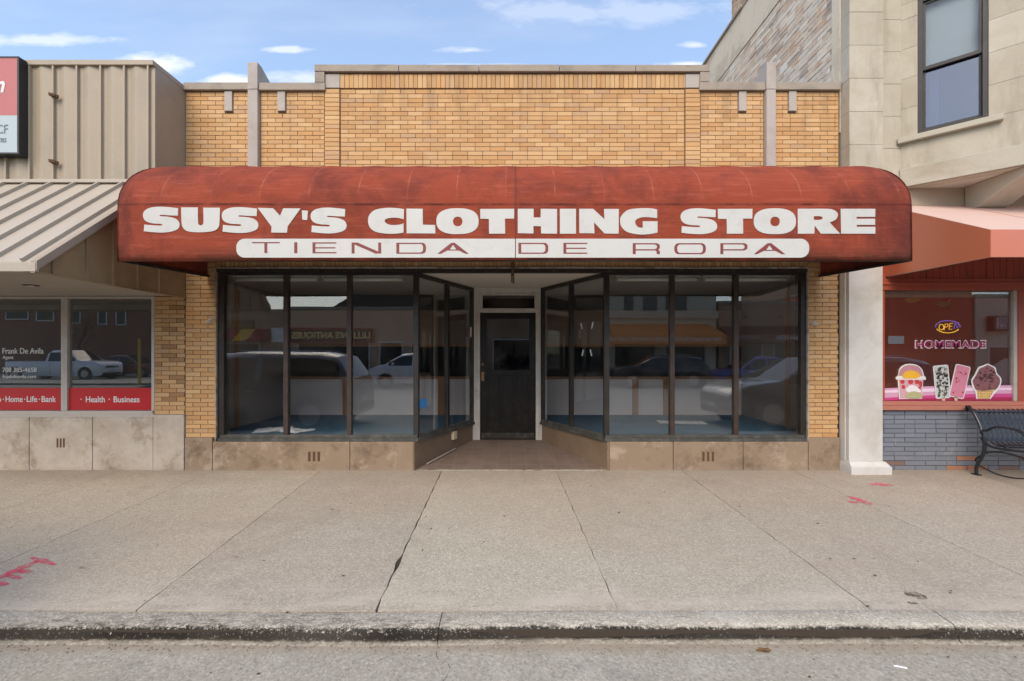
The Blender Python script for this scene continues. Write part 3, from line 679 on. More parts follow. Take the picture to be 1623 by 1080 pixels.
def display_windows():
    zt0, zb0 = 2.606, .375
    def straight(x0, x1, mull, label):
        mb = MB(); y0, y1 = .012, .085
        mb.box(x0, x1, y0, y1, 2.572, zt0)
        mb.box(x0, x0+.065, y0, y1, .46, 2.572).box(x1-.065, x1, y0, y1, .46, 2.572)
        fr = mb.build("display_window", M_frame, ST, bevel=.003)
        fr['label'] = label
        s = MB(); s.box(x0, x1, -.012, .10, zb0+.001, .415).box(x0+.01, x1-.01, .008, .09, .415, .458); s.build("window_sill", M_sillm, fr, bevel=.004)
        xs = [x0+.065]+mull+[x1-.065]
        for m_ in mull: MB().box(m_-.030, m_+.030, .006, .082, .459, 2.571).build("mullion", M_mull, fr, bevel=.003)
        for a, b in zip(xs[:-1], xs[1:]):
            a2 = a+(.03 if a in mull else 0); b2 = b-(.03 if b in mull else 0)
            MB().box(a2, b2, .045, .051, .459, 2.571).build("window_pane", M_glass, fr)
    straight(-3.87, -1.235, [pX(455, 6.03), pX(555, 6.03)], "straight three-pane window left of the recess")
    straight(1.227, 3.89, [pX(1066, 6.03), pX(1167, 6.03)], "straight three-pane window right of the recess")
    def angled(a, b, label):
        A = Vector((a[0], a[1], 0)); B = Vector((b[0], b[1], 0)); d = (B-A); ln = d.length; d.normalize(); n = Vector((-d.y, d.x, 0))
        if (n.x > 0) != (a[0] < 0): n = -n       # towards the walkway
        def bx(mb, u0, u1, o0, o1, z0, z1):
            P = lambda u, o, z: A+d*u+n*o+Vector((0, 0, z))
            mb.hexa([P(u0,o0,z0), P(u1,o0,z0), P(u1,o1,z0), P(u0,o1,z0), P(u0,o0,z1), P(u1,o0,z1), P(u1,o1,z1), P(u0,o1,z1)])
        mb = MB(); bx(mb, .03, ln, -.03, .03, 2.555, 2.605); bx(mb, ln-.05, ln, -.03, .03, .46, 2.555)
        fr = mb.build("display_window", M_frame, ST); fr['label'] = label
        s = MB(); bx(s, .02, ln, -.05, .045, .376, .415); bx(s, .03, ln, -.035, .032, .415, .458); s.build("window_sill", M_sillm, fr, bevel=.003)
        mb = MB(); bx(mb, ln*.49-.025, ln*.49+.025, -.028, .034, .459, 2.554); mb.build("mullion", M_frame, fr)
        for u0, u1 in ((.035, ln*.49-.025), (ln*.49+.025, ln-.05)):
            mb = MB(); bx(mb, u0, u1, -.003, .003, .459, 2.554); mb.build("window_pane", M_glass, fr)
        # base wall of the recess
        mb = MB(); bx(mb, -.06, ln+.02, -.14, .012, -.02, .374); mb.build("recess_base", M_bulk_in, ST, bevel=.004)
        return A, d, n
    AL = angled(cL, iL, "angled left side window of the door recess"); AR = angled(cR, iR, "angled right side window of the door recess")
    # corner posts
    for x in (cL[0], cR[0]):
        MB().box(x-.034, x+.034, .004, .088, .459, 2.605).build("corner_post", M_frame, ST, bevel=.003)
    # bits stuck on the angled glass
    A, d, n = AL
    def on(mb, A, d, n, u0, u1, z0, z1, o=.006, tilt=0):
        P = lambda u, z, oo: A+d*u+n*oo+Vector((0, 0, z)); t = tilt
        mb.hexa([P(u0,z0,o), P(u1,z0,o), P(u1,z0,o-.002), P(u0,z0,o-.002), P(u0+t,z1,o), P(u1+t,z1,o), P(u1+t,z1,o-.002), P(u0+t,z1,o-.002)])
    mb = MB(); on(mb, A, d, n, .07, .26, .80, .92, .007, -.04); mb.build("tape", M_tape, ST)['label'] = "patch of blue tape low on the angled glass"
    mb = MB(); on(mb, A, d, n, 1.42, 1.47, 1.80, 1.96, .036); mb.build("lock_plate", M_letter, ST)
    A, d, n = AR
    for u0, zc, tl in ((.30, 1.88, -.03), (.52, 1.88, .03), (.30, 1.50, .03), (.52, 1.50, -.03)):
        mb = MB(); on(mb, A, d, n, u0, u0+.022, zc, zc+.09, .007, tl); mb.build("tape", M_letter, ST)
display_windows()
def recess():
    mb = MB()
    n = 12
    for i in range(n):
        t0, t1 = i/n, (i+1)/n
        y0, y1 = -.005+(DY+.005)*t0, -.005+(DY+.005)*t1
        z = lambda y: .004+.116*max(0, y/DY)**.9
        L_ = lambda y: cL[0]-.02+(iL[0]-cL[0])*max(0, y)/DY - .03; R_ = lambda y: cR[0]+.02+(iR[0]-cR[0])*max(0, y)/DY + .03
        mb.face([(L_(y0), y0, z(y0)), (R_(y0), y0, z(y0)), (R_(y1), y1, z(y1)), (L_(y1), y1, z(y1))])
    mb.build("recess_floor", M_tile, ST, recalc=False)
    # rough pale threshold strip
    mb = MB(); r = random.Random(8); x = -1.26
    while x < 1.25:
        l2 = r.uniform(.05, .2); mb.box(x, min(x+l2, 1.25), -.03-r.uniform(0, .025), .0, -.01, .006+r.uniform(0, .004)); x += l2
    mb.build("threshold", M_chip, ST)
    mb = MB(); mb.prism([(-1.27, .10), (1.262, .10), (.52, DY), (-.66, DY)], 'z', 2.61, 2.66); mb.build("recess_ceiling", M_recceil, ST)
    # door surround, X at depth 7.47
    X = lambda px: pX(px, 7.47); Z = lambda py: pz(py, 7.47)
    mb = MB(); y0 = DY-.02; y1 = DY+.10
    mb.box(iL[0]-.03, X(762)-.0, y0, y1, .10, 2.608).box(X(850), iR[0]+.03, y0, y1, .10, 2.608)
    mb.box(X(762), X(850), y0, y1, Z(468), 2.608).box(X(762), X(850), y0, y1, Z(496)-.0, Z(489))
    tr = mb.build("door_surround", M_trimwhite, ST, bevel=.004)
    mb = MB(); 
    for (a, b, c, d_) in ((X(757), X(762), Z(697), Z(492)), (X(850), X(855), Z(697), Z(492)), (X(757), X(855), Z(492)+.001, Z(489.5))): mb.box(a, b, y0-.018, y0-.001, c, d_)
    for (a, b, c, d_) in ((X(762), X(852), Z(469), Z(466)), (X(762), X(766), Z(489), Z(469)), (X(848), X(852), Z(489), Z(469))): mb.box(a, b, y0-.014, y0-.001, c, d_)
    mb.build("architrave", M_trimwhite, tr, bevel=.003)
    f = MB().box(X(766), X(848), DY+.03, DY+.05, Z(489), Z(468)).build("transom_window", M_frame, ST)
    MB().box(X(766), X(848), DY+.012, DY+.018, Z(489), Z(468)).build("pane", M_glass_dk, f)
    # door
    x0, x1, zb, zt = X(762)+.004, X(850)-.004, .128, Z(497)-.004
    mb = MB(); yd = DY+.015
    gx0, gx1, gz0, gz1 = X(772), X(840), Z(587), Z(506)
    mb.box(x0, gx0, yd, yd+.045, zb, zt).box(gx1, x1, yd, yd+.045, zb, zt).box(gx0, gx1, yd, yd+.045, gz1, zt).box(gx0, gx1, yd, yd+.045, zb+.12, gz0-.001)
    mb.box(gx0, gx1, yd, yd+.045, zb, zb+.12)
    dr = mb.build("door", M_door, ST, bevel=.002)
    mb = MB(); pw = (gx1-gx0)/3
    for j in range(3):
        a, b = gx0+pw*j+.02, gx0+pw*(j+1)-.02; z0, z1 = Z(683), Z(595)
        for q in ((a, a+.014, z0, z1), (b-.014, b, z0, z1), (a, b, z0, z0+.014), (a, b, z1-.014, z1)): mb.box(q[0], q[1], yd-.012, yd+.001, q[2], q[3])
    mb.build("panel_moulding", M_door, dr, bevel=.002)
    MB().box(gx0, gx1, yd+.02, yd+.026, gz0, gz1).build("door_glass", M_glass_dk, dr)
    mb = MB(); mb.disc((X(766), yd-.035, Z(598)), .026, .03, 'y', .02).disc((X(766), yd-.016, Z(598)), .012, .012, 'y', .02).box(X(764), X(768.5), yd-.006, yd, Z(604), Z(590)); mb.build("door_knob", M_brass, dr); MB().disc((X(766), yd-.012, Z(578)), .018, .018, 'y', .014).build("lock_cylinder", M_brass, dr)
    mb = MB(); mb.box(x0+.02, x1-.02, yd-.006, yd+.001, zb+.01, zb+.1); mb.build("kick_plate", simple("scuffed_black", (.02, .017, .013), .5, .5, 20, dirt=(.09, .075, .05), dsc=14, damt=.8), dr)
    # outlet box and loose metal rod on the left base
    A = Vector((cL[0], cL[1], 0)); B = Vector((iL[0], iL[1], 0)); d = (B-A).normalized(); n = Vector((d.y, -d.x, 0)); 
    P = lambda u, o, z: A+d*u+n*o+Vector((0, 0, z))
    mb = MB(); mb.hexa([P(.87,.012,.24), P(.97,.012,.24), P(.97,.06,.24), P(.87,.06,.24), P(.87,.012,.36), P(.97,.012,.36), P(.97,.06,.36), P(.87,.06,.36)])
    mb.build("outlet_box", M_plastic, ST, bevel=.006)
    mb = MB(); mb.tube([P(.18, .05, .04), P(.92, .05, .10)], .010, 6)
    tag(mb.build("metal_rod", M_alu), "thin loose metal rod lying along the left base of the door recess", "rod")
recess()
def interior():
    Yb = 2.40; X0, X1 = -4.22, 4.24
    mb = MB()   # carpeted display platforms, left and right of the walk-in
    mb.prism([(X0, .09), (cL[0]-.05, .09), (iL[0]-.06, DY), (-.66, DY+.02), (-.66, Yb), (X0, Yb)], 'z', .30, .40)
    mb.prism([(X1, .09), (cR[0]+.05, .09), (iR[0]+.06, DY), (.52, DY+.02), (.52, Yb), (X1, Yb)], 'z', .30, .40)
    mb.build("display_carpet", M_carpet, ST)
    mb = MB(); mb.box(X0, -.66, Yb, Yb+.05, .30, 1.06).box(.52, X1, Yb, Yb+.05, .30, 1.06)
    pt = mb.build("partition", M_panel, ST)
    mb = MB(); mb.box(X0, -.66, Yb-.03, Yb+.08, 1.061, 1.105).box(.52, X1, Yb-.03, Yb+.08, 1.061, 1.105)
    for px in (549, 700, 1008, 1057): x = pX(px, 8.38); mb.box(x-.055, x+.055, Yb-.025, Yb-.001, .401, 1.06)
    mb.box(X0, -.66, Yb-.02, Yb-.001, 1.66, 1.70).box(.52, X1, Yb-.02, Yb-.001, 1.66, 1.70)
    mb.build("wood_trim", M_wood, pt)
    mb = MB(); mb.box(X0, -.66, Yb, Yb+.05, 1.701, 2.33).box(.52, X1, Yb, Yb+.05, 1.701, 2.33); mb.build("valance", M_panel2, ST)
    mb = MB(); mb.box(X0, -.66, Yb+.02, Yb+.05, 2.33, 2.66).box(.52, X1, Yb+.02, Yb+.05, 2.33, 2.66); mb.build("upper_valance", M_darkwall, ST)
    # side panels with wood posts
    tp = simple("taupe_side_panel", (.34, .28, .245), .6, .06, 2)
    for a, b in ((X0-.03, X0), (X1, X1+.03)):
        for c, d in ((.1, .93), (1.001, Yb)): MB().box(a, b, c, d, .40, 2.66).build("side_panel", tp, ST)
    for a in (X0, X1): MB().box(a-.03, a+.03, .931, 1.0, .401, 2.5).build("side_post", M_wood, ST)
    # ceiling, back room
    mb = MB(); mb.prism([(XL+.05, .101), (cL[0]-.02, .101), (-.68, DY), (-.68, Yb+.05), (XL+.05, Yb+.05)], 'z', 2.612, 2.66)
    mb.prism([(XR-.05, .101), (cR[0]+.02, .101), (.54, DY), (.54, Yb+.05), (XR-.05, Yb+.05)], 'z', 2.612, 2.66); mb.build("display_ceiling", M_dispceil, ST)
    mb = MB(); mb.box(-.68, -.665, DY+.1, Yb+.05, 0, 2.66).box(.525, .54, DY+.1, Yb+.05, 0, 2.66); mb.build("inner_partition", M_panel2, ST)
    mb = MB(); mb.box(XL, XL+.04, .26, 14, -.1, 4.9).box(XR-.04, XR, .26, 14, -.1, 4.9).box(XL, XR, 14, 14.1, -.1, 4.9).box(XL, XR, .26, 14, 4.70, 4.78)
    mb.build("outer_wall", M_mortar, ST)
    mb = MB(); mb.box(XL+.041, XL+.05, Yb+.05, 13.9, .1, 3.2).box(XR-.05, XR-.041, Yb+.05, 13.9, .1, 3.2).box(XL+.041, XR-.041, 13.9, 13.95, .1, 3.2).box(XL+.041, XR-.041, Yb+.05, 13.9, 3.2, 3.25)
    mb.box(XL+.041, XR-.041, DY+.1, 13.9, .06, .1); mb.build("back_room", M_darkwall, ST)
interior()
def tube_light(x0, x1, label):
    t = thing("fluorescent_light", label, "light fixture", ((x0+x1)/2, .24, 2.60), group="tube lights in the display windows")
    MB().box(x0, x1, .18, .30, 2.585, 2.611).build("housing", M_letter, t, bevel=.004)
    MB().tube([(x0+.03, .24, 2.548), (x1-.03, .24, 2.548)], .024, 10).build("lamp_tube", M_tubewhite, t, smooth=True)
    MB().box(x0, x0+.028, .22, .26, 2.522, 2.586).box(x1-.028, x1, .22, .26, 2.522, 2.586).build("end_cap", M_alu, t)
D_ = 6.24
tube_light(pX(372, D_), pX(507, D_), "unlit tube light at the outer end of the left display window")
tube_light(pX(512, D_), pX(642, D_), "unlit tube light in the left display window, the one nearer the door")
tube_light(pX(976, D_), pX(1108, D_), "unlit tube light in the right display window, the one nearer the door")
tube_light(pX(1114, D_), pX(1250, D_), "unlit tube light at the outer end of the right display window")
def papers():
    def sheet_(cx, cy, wx, wy, rot, seed, crump, label):
        r = random.Random(seed); mb = MB(); n = 9; rows = []
        for i in range(n+1):
            row = []
            for j in range(n+1):
                u, v = (i/n-.5)*wx, (j/n-.5)*wy
                x = cx+u*math.cos(rot)-v*math.sin(rot)+r.uniform(-1, 1)*crump*.6; y = cy+u*math.sin(rot)+v*math.cos(rot)+r.uniform(-1, 1)*crump*.6
                row.append((x, y, .405+abs(r.gauss(0, 1))*crump))
            rows.append(row)
        mb.sheet(rows); tag(mb.build("paper_sheet", M_paper), label, "paper", "loose paper on the display carpet")
    sheet_(-3.52, .72, .48, .42, .3, 1, .012, "crumpled white paper on the blue carpet at the outer end of the left window")
    sheet_(-3.13, .62, .40, .34, -.4, 2, .012, "crumpled white paper on the blue carpet in the left window, nearer the door")
    sheet_(2.78, 1.45, .75, .34, -.12, 3, .003, "flat white paper sheet on the blue carpet in the right display window")
papers()
def wall_bits():
    for px, py, sg, lab in ((335, 509, 1, "rusty wall bracket on the left brick pier"), (1290, 513, -1, "rusty wall bracket on the right brick pier")):
        x, z = pX(px), pz(py); mb = MB()
        mb.box(x-.03, x+.03, -.012, 0, z-.025, z+.025).tube([(x, -.01, z), (x+.02*sg, -.05, z+.006), (x-.035*sg, -.06, z-.02)], .009, 6).disc((x-.012, -.02, z+.004), .014, .014, 'y', .01)
        o = mb.build("wall_bracket", M_alu, ST); o['label'] = lab
    mb = MB(); r = random.Random(4)
    for i in range(26):
        if i % 2: x = r.uniform(-4.25, -3.95)
        else: x = r.uniform(3.95, 4.27)
        z = r.uniform(.6, 2.4)
        mb.box(x, x+r.uniform(.004, .012), -.0035, -.001, z, z+r.uniform(.004, .01))
    mb.build("nail_hole", M_black, ST)
wall_bits()

# ================================================================== RED AWNING
AW = thing("awning", "long worn red canvas barrel awning with white store lettering", "awning", (0, 0, 2.5))
AX0, AX1, AY = -4.015, 4.075, -1.39
def arc(n=18):
    pr = []
    for i in range(n+1):
        a = R(90*i/n); pr.append((AY*math.sin(a), 3.045+.775*math.cos(a)))
    return pr
def awning():
    pr = arc(); low = [(AY, 3.045-.1*i) for i in range(1, 6)]+[(AY, 2.478)]
    full = pr+low; nx = 16*12; rows = []
    step = .5
    for i in range(nx+1):
        x = AX0+(AX1-AX0)*i/nx; ph = ((x+4.03+.03)/step) % 1; sag = math.sin(math.pi*ph)**.8
        row = []
        for j, (y, z) in enumerate(full):
            t = min(1, j/len(pr)); s = .011*sag*math.sin(math.pi*min(1, j/18)) if j < 18 else 0
            cy, cz = 0, 3.0
            ny, nz = (y/1.39, (z-3.045)/.775) if z > 3.045 else (-1, 0)
            l = math.hypot(ny, nz) or 1
            end = min(1, min(x-AX0, AX1-x)/.12); rd = .03*(1-end)**2      # rounded-off ends
            hem = .004*math.sin(x*2.1)+.006*math.sin(x*.8+1) if j == len(full)-1 else 0
            seam = -.004 if abs(z-3.045) < .02 else 0
            row.append((x, y-(s+rd)*ny/l*1.0 - (.001*math.sin(x*7+z*9) if z < 3 else 0) - seam*ny, z-(s+rd)*nz/l+hem))
        rows.append(row)
    mb = MB(); mb.sheet(rows); o = mb.build("canvas", M_awn, AW, smooth=True, recalc=False)
    m = o.modifiers.new("solid", 'SOLIDIFY'); m.thickness = .003; m.offset = 0
    for x in (AX0+.002, AX1-.002):
        s = 1 if x < 0 else -1
        pts = [(y*.985, z-.012) for y, z in pr]+[(AY*.99, 2.478), (0, 2.548)]
        MB().prism(pts, 'x', x, x+s*.003).build("end_panel", M_awn, AW)
    # frame: bottom rail, ribs, arms
    mb = MB(); mb.box(AX0+.05, AX1-.05, AY+.008, AY+.036, 2.473, 2.50).box(AX0+.05, AX1-.05, AY+.012, AY+.03, 3.0, 3.03)
    for x in (AX0+.012, AX1-.037):
        mb.hexa([(x, AY+.03, 2.472), (x+.025, AY+.03, 2.472), (x+.025, -.01, 2.54), (x, -.01, 2.54), (x, AY+.03, 2.497), (x+.025, AY+.03, 2.497), (x+.025, -.01, 2.565), (x, -.01, 2.565)])
    mb.build("frame_rail", M_beam, AW)
    for i in range(1, 16):
        x = -4.06+.25+.5*i-.25
        if x > AX1-.1 or i % 2: continue
        mb = MB(); mb.tube([(x, y*.975, z-.025) for y, z in pr[::2]]+[(x, AY+.02, 2.50)], .010, 6); mb.build("frame_rib", M_beam, AW)
    # centre seam
    x = pX(818, 4.61); mb = MB()
    mb.sheet([[(x-.004, y*1.006-.0, z+.003) for y, z in pr]+[(x-.004, AY-.0085, 2.5)], [(x+.004, y*1.006, z+.003) for y, z in pr]+[(x+.004, AY-.0085, 2.5)]])
    mb.build("seam", simple("dark_seam", (.10, .02, .016), .7, .2, 9), AW, recalc=False)
    # rusty bracket hanging at the middle
    mb = MB(); mb.box(pX(813, 5.2), pX(816, 5.2), -.95, -.90, 2.26+.06, 2.60).box(pX(811, 5.2), pX(812.5, 5.2), -.93, -.91, 2.33, 2.6)
    mb.box(.0, .03, -1.37, -.01, 2.555, 2.58); mb.build("hanging_bracket", M_rust, AW)
awning()
# --- lettering
TY = AY-.0055
SC = 4.597/721
def wx(px): return (px-812)*SC
def wzp(py): return 1.54+(560-py)*SC
S_ = [(256,38,1),(254,86,1),(200,84),(150,81),(138,82),(137,88),(150,90),(185,92),(225,100),(250,113),(264,135),(262,160),(245,177),(205,190),(150,195),(90,192),(33,186,1),(36,143,1),(90,148),(140,150),(153,147),(152,141),(135,138),(95,136),(60,128),(38,113),(28,88),(34,60),(60,40),(100,30),(150,28),(205,32)]
def norm(pts, x0, x1, y0, y1, flip=True):
    return [((p[0]-x0)/(x1-x0), (y1-p[1])/(y1-y0))+tuple(p[2:]) for p in pts]
def cn(pts): return [(*p, 1) for p in pts]
GL = {}
GL['S'] = [norm(S_, 28, 265, 28, 195)]
GL['U'] = [norm([(274,38,1),(382,38,1),(383,130),(390,148),(402,152),(413,146),(418,130),(417,40,1),(524,40,1),(522,120),(515,165),(480,188),(400,196),(320,190),(285,165),(276,120)], 274, 524, 38, 196)]
GL['Y'] = [norm(cn([(770,42),(868,45),(912,92),(932,45),(1042,46),(960,160),(956,199),(856,198),(858,160)]), 770, 1042, 42, 199)]
GL["'"] = [norm(cn([(1052,55),(1090,57),(1086,118),(1055,115)]), 1052, 1090, 55, 118)]
GL['C'] = [norm([(292,298,1),(250,292),(190,291),(130,302),(98,328),(88,363),(98,400),(130,425),(190,436),(250,436),(290,430,1),(290,378,1),(268,385),(235,388),(205,384),(186,372),(183,361),(195,352),(220,347),(255,347),(291,355,1)], 88, 292, 291, 437)]
GL['L'] = [norm(cn([(307,296),(400,297),(401,385),(471,387),(473,434),(308,433)]), 307, 473, 296, 434)]
GL['O'] = ['O']
GL['T'] = [norm(cn([(728,291),(927,290),(926,346),(873,346),(874,432),(780,432),(779,348),(729,347)]), 728, 927, 290, 432)]
GL['H'] = [norm(cn([(944,294),(1035,294),(1035,343),(1075,343),(1076,294),(1170,295),(1170,435),(1078,434),(1077,393),(1034,392),(1034,434),(944,432)]), 944, 1170, 294, 435)]
GL['I'] = [cn([(0,0),(1,0),(1,1),(0,1)])]
GL['N'] = [norm(cn([(1295,295),(1375,295),(1440,355),(1437,296),(1522,296),(1521,437),(1440,436),(1380,372),(1383,435),(1296,434)]), 1295, 1522, 295, 437)]
GL['G'] = [[(.98,.95,1),(.8,1),(.5,1),(.2,.93),(.03,.7),(0,.5),(.04,.28),(.2,.08),(.5,-.01),(.75,0),(.99,.06,1),(.99,.5,1),(.60,.5,1),(.60,.25,1),(.50,.26),(.42,.36),(.40,.5),(.47,.60),(.65,.66),(.98,.62,1)]]
GL['R'] = [norm([(900,278,1),(1050,278),(1090,284),(1110,298),(1113,314),(1102,334),(1070,350,1),(1125,408,1),(1022,408,1),(990,366,1),(988,408,1),(900,408,1)], 900, 1125, 278, 408), norm([(985,317,1),(1015,317),(1030,321),(1031,330),(1015,336),(985,336,1)], 900, 1125, 278, 408)]
GL['E'] = [norm(cn([(1128,278),(1314,278),(1313,320),(1213,320),(1213,330),(1313,330),(1313,362),(1214,362),(1214,372),(1314,372),(1314,408),(1130,408)]), 1128, 1314, 278, 408)]
big = [('S',227,285),('U',287.5,349),('S',352,410),('Y',409,477),("'",479,488.6),('S',493,550),('C',584,641),('L',645,691),('O',692.5,759.6),('T',762,816),('H',821.7,884),('I',888.5,914),('N',919,982),('G',984,1044),('S',1080,1138),('T',1139,1194),('O',1196,1263),('R',1266,1333),('E',1334,1389)]
for ch, a, b in big:
    dy = -2.5*max(0, (700-a)/470); y1, y0 = 370.5+dy, 331+dy
    if ch in 'SCOG': y1 += .8; y0 -= .8
    if ch == "'": y1, y0 = 349, 333.5
    X0, X1, Z0, Z1 = wx(a), wx(b), wzp(y1), wzp(y0)
    if ch == 'O': loops = [superell(.5, .5, .5, .5, 2.5, 48), superell(.505, .49, .112, .185, 2.2, 28)]
    else: loops = [smooth_poly(lp) for lp in GL[ch]]
    flat([[(X0+p[0]*(X1-X0), Z0+p[1]*(Z1-Z0)) for p in lp] for lp in loops], TY, M_awnwhite, AW, "letter", .0008)
# pill and thin lettering
def rrect(x0, x1, z0, z1, r, corners=(1, 1, 1, 1), n=8):
    out = []
    for (cx, cz, a0, on) in ((x1-r, z0+r, -90, corners[0]), (x1-r, z1-r, 0, corners[1]), (x0+r, z1-r, 90, corners[2]), (x0+r, z0+r, 180, corners[3])):
        if on: out += [(cx+r*math.cos(R(a0+90*i/n)), cz+r*math.sin(R(a0+90*i/n))) for i in range(n+1)]
        else: out.append((cx+r*(1 if a0 in (-90, 0) else -1), cz+r*(1 if a0 in (0, 90) else -1)))
    return out
flat([rrect(wx(375), wx(1284), wzp(408.5), wzp(378.5), .085)], TY, M_awnwhite, AW, "lettering_band", .0008)
thin = [('T',400,444),('I',467,472),('E',496,534),('N',558,605),('D',629,676),('A',694,744),('D',822.5,870),('E',894,932),('R',1004,1047),('O',1070,1120),('P',1143,1186),('A',1196,1246)]
def thin_letter(ch, a, b):
    dy = -1.2*max(0, (650-a)/250)+(.6 if a > 900 else 0); x0, x1, z0, z1 = wx(a), wx(b), wzp(402.5+dy), wzp(385+dy)
    V, Hh = .030, .0125; h = z1-z0; Rr = lambda a0, a1, b0, b1: [(a0, b0), (a1, b0), (a1, b1), (a0, b1)]; zm = (z0+z1)/2
    if ch == 'T': c = (x0+x1)/2; L_ = [[[(x0, z1), (x0, z1-Hh), (c-V/2, z1-Hh), (c-V/2, z0), (c+V/2, z0), (c+V/2, z1-Hh), (x1, z1-Hh), (x1, z1)]]]
    elif ch == 'I': L_ = [[Rr(x0, x1, z0, z1)]]
    elif ch == 'E': L_ = [[[(x0, z0), (x1, z0), (x1, z0+Hh), (x0+V, z0+Hh), (x0+V, zm-Hh/2), (x1-.01, zm-Hh/2), (x1-.01, zm+Hh/2), (x0+V, zm+Hh/2), (x0+V, z1-Hh), (x1, z1-Hh), (x1, z1), (x0, z1)]]]
    elif ch == 'N': L_ = [[[(x0, z0), (x0+V, z0), (x0+V, z1-Hh*1.6), (x1-V-.03, z0), (x1, z0), (x1, z1), (x1-V, z1), (x1-V, z0+Hh*1.6), (x0+V+.03, z1), (x0, z1)]]]
    elif ch == 'D': L_ = [[rrect(x0, x1, z0, z1, .04, (1, 1, 0, 0)), rrect(x0+V, x1-V, z0+Hh, z1-Hh, .03, (1, 1, 0, 0))]]
    elif ch == 'O': L_ = [[rrect(x0, x1, z0, z1, .045), rrect(x0+V, x1-V, z0+Hh, z1-Hh, .032)]]
    elif ch == 'A': c = (x0+x1)/2; t = .036; L_ = [[[(x0, z0), (x0+t, z0), (x0+t+.065, z0+h*.3), (x1-t-.065, z0+h*.3), (x1-t, z0), (x1, z0), (c+.018, z1), (c-.018, z1)], [(x0+t+.09, z0+h*.3+Hh*.8), (x1-t-.09, z0+h*.3+Hh*.8), (c, z1-.022)]]]
    elif ch == 'P': L_ = [[[(x0, z0), (x0+V, z0), (x0+V, z0+h*.34)]+[(x1-.035, z0+h*.34), (x1-.01, z0+h*.42), (x1, z0+h*.55), (x1, z0+h*.8), (x1-.01, z0+h*.93), (x1-.035, z1)]+[(x0, z1)], [(x0+V, z0+h*.34+Hh), (x1-V-.02, z0+h*.34+Hh), (x1-V, z0+h*.34+Hh*2), (x1-V, z1-Hh*2), (x1-V-.02, z1-Hh), (x0+V, z1-Hh)]]]
    elif ch == 'R': L_ = [[[(x0, z0), (x0+V, z0), (x0+V, z0+h*.34), (x1-.05, z0+h*.34), (x1-.035, z0+h*.28), (x1-V, z0), (x1, z0), (x1, z0+h*.25), (x1-.015, z0+h*.40), (x1, z0+h*.55), (x1, z0+h*.8), (x1-.01, z0+h*.93), (x1-.035, z1), (x0, z1)], [(x0+V, z0+h*.34+Hh), (x1-V-.02, z0+h*.34+Hh), (x1-V, z0+h*.34+Hh*2), (x1-V, z1-Hh*2), (x1-V-.02, z1-Hh), (x0+V, z1-Hh)]]]
    for lp in L_: flat(lp, TY-.0014, M_awnred, AW, "letter", .0006)
for q in thin: thin_letter(*q)

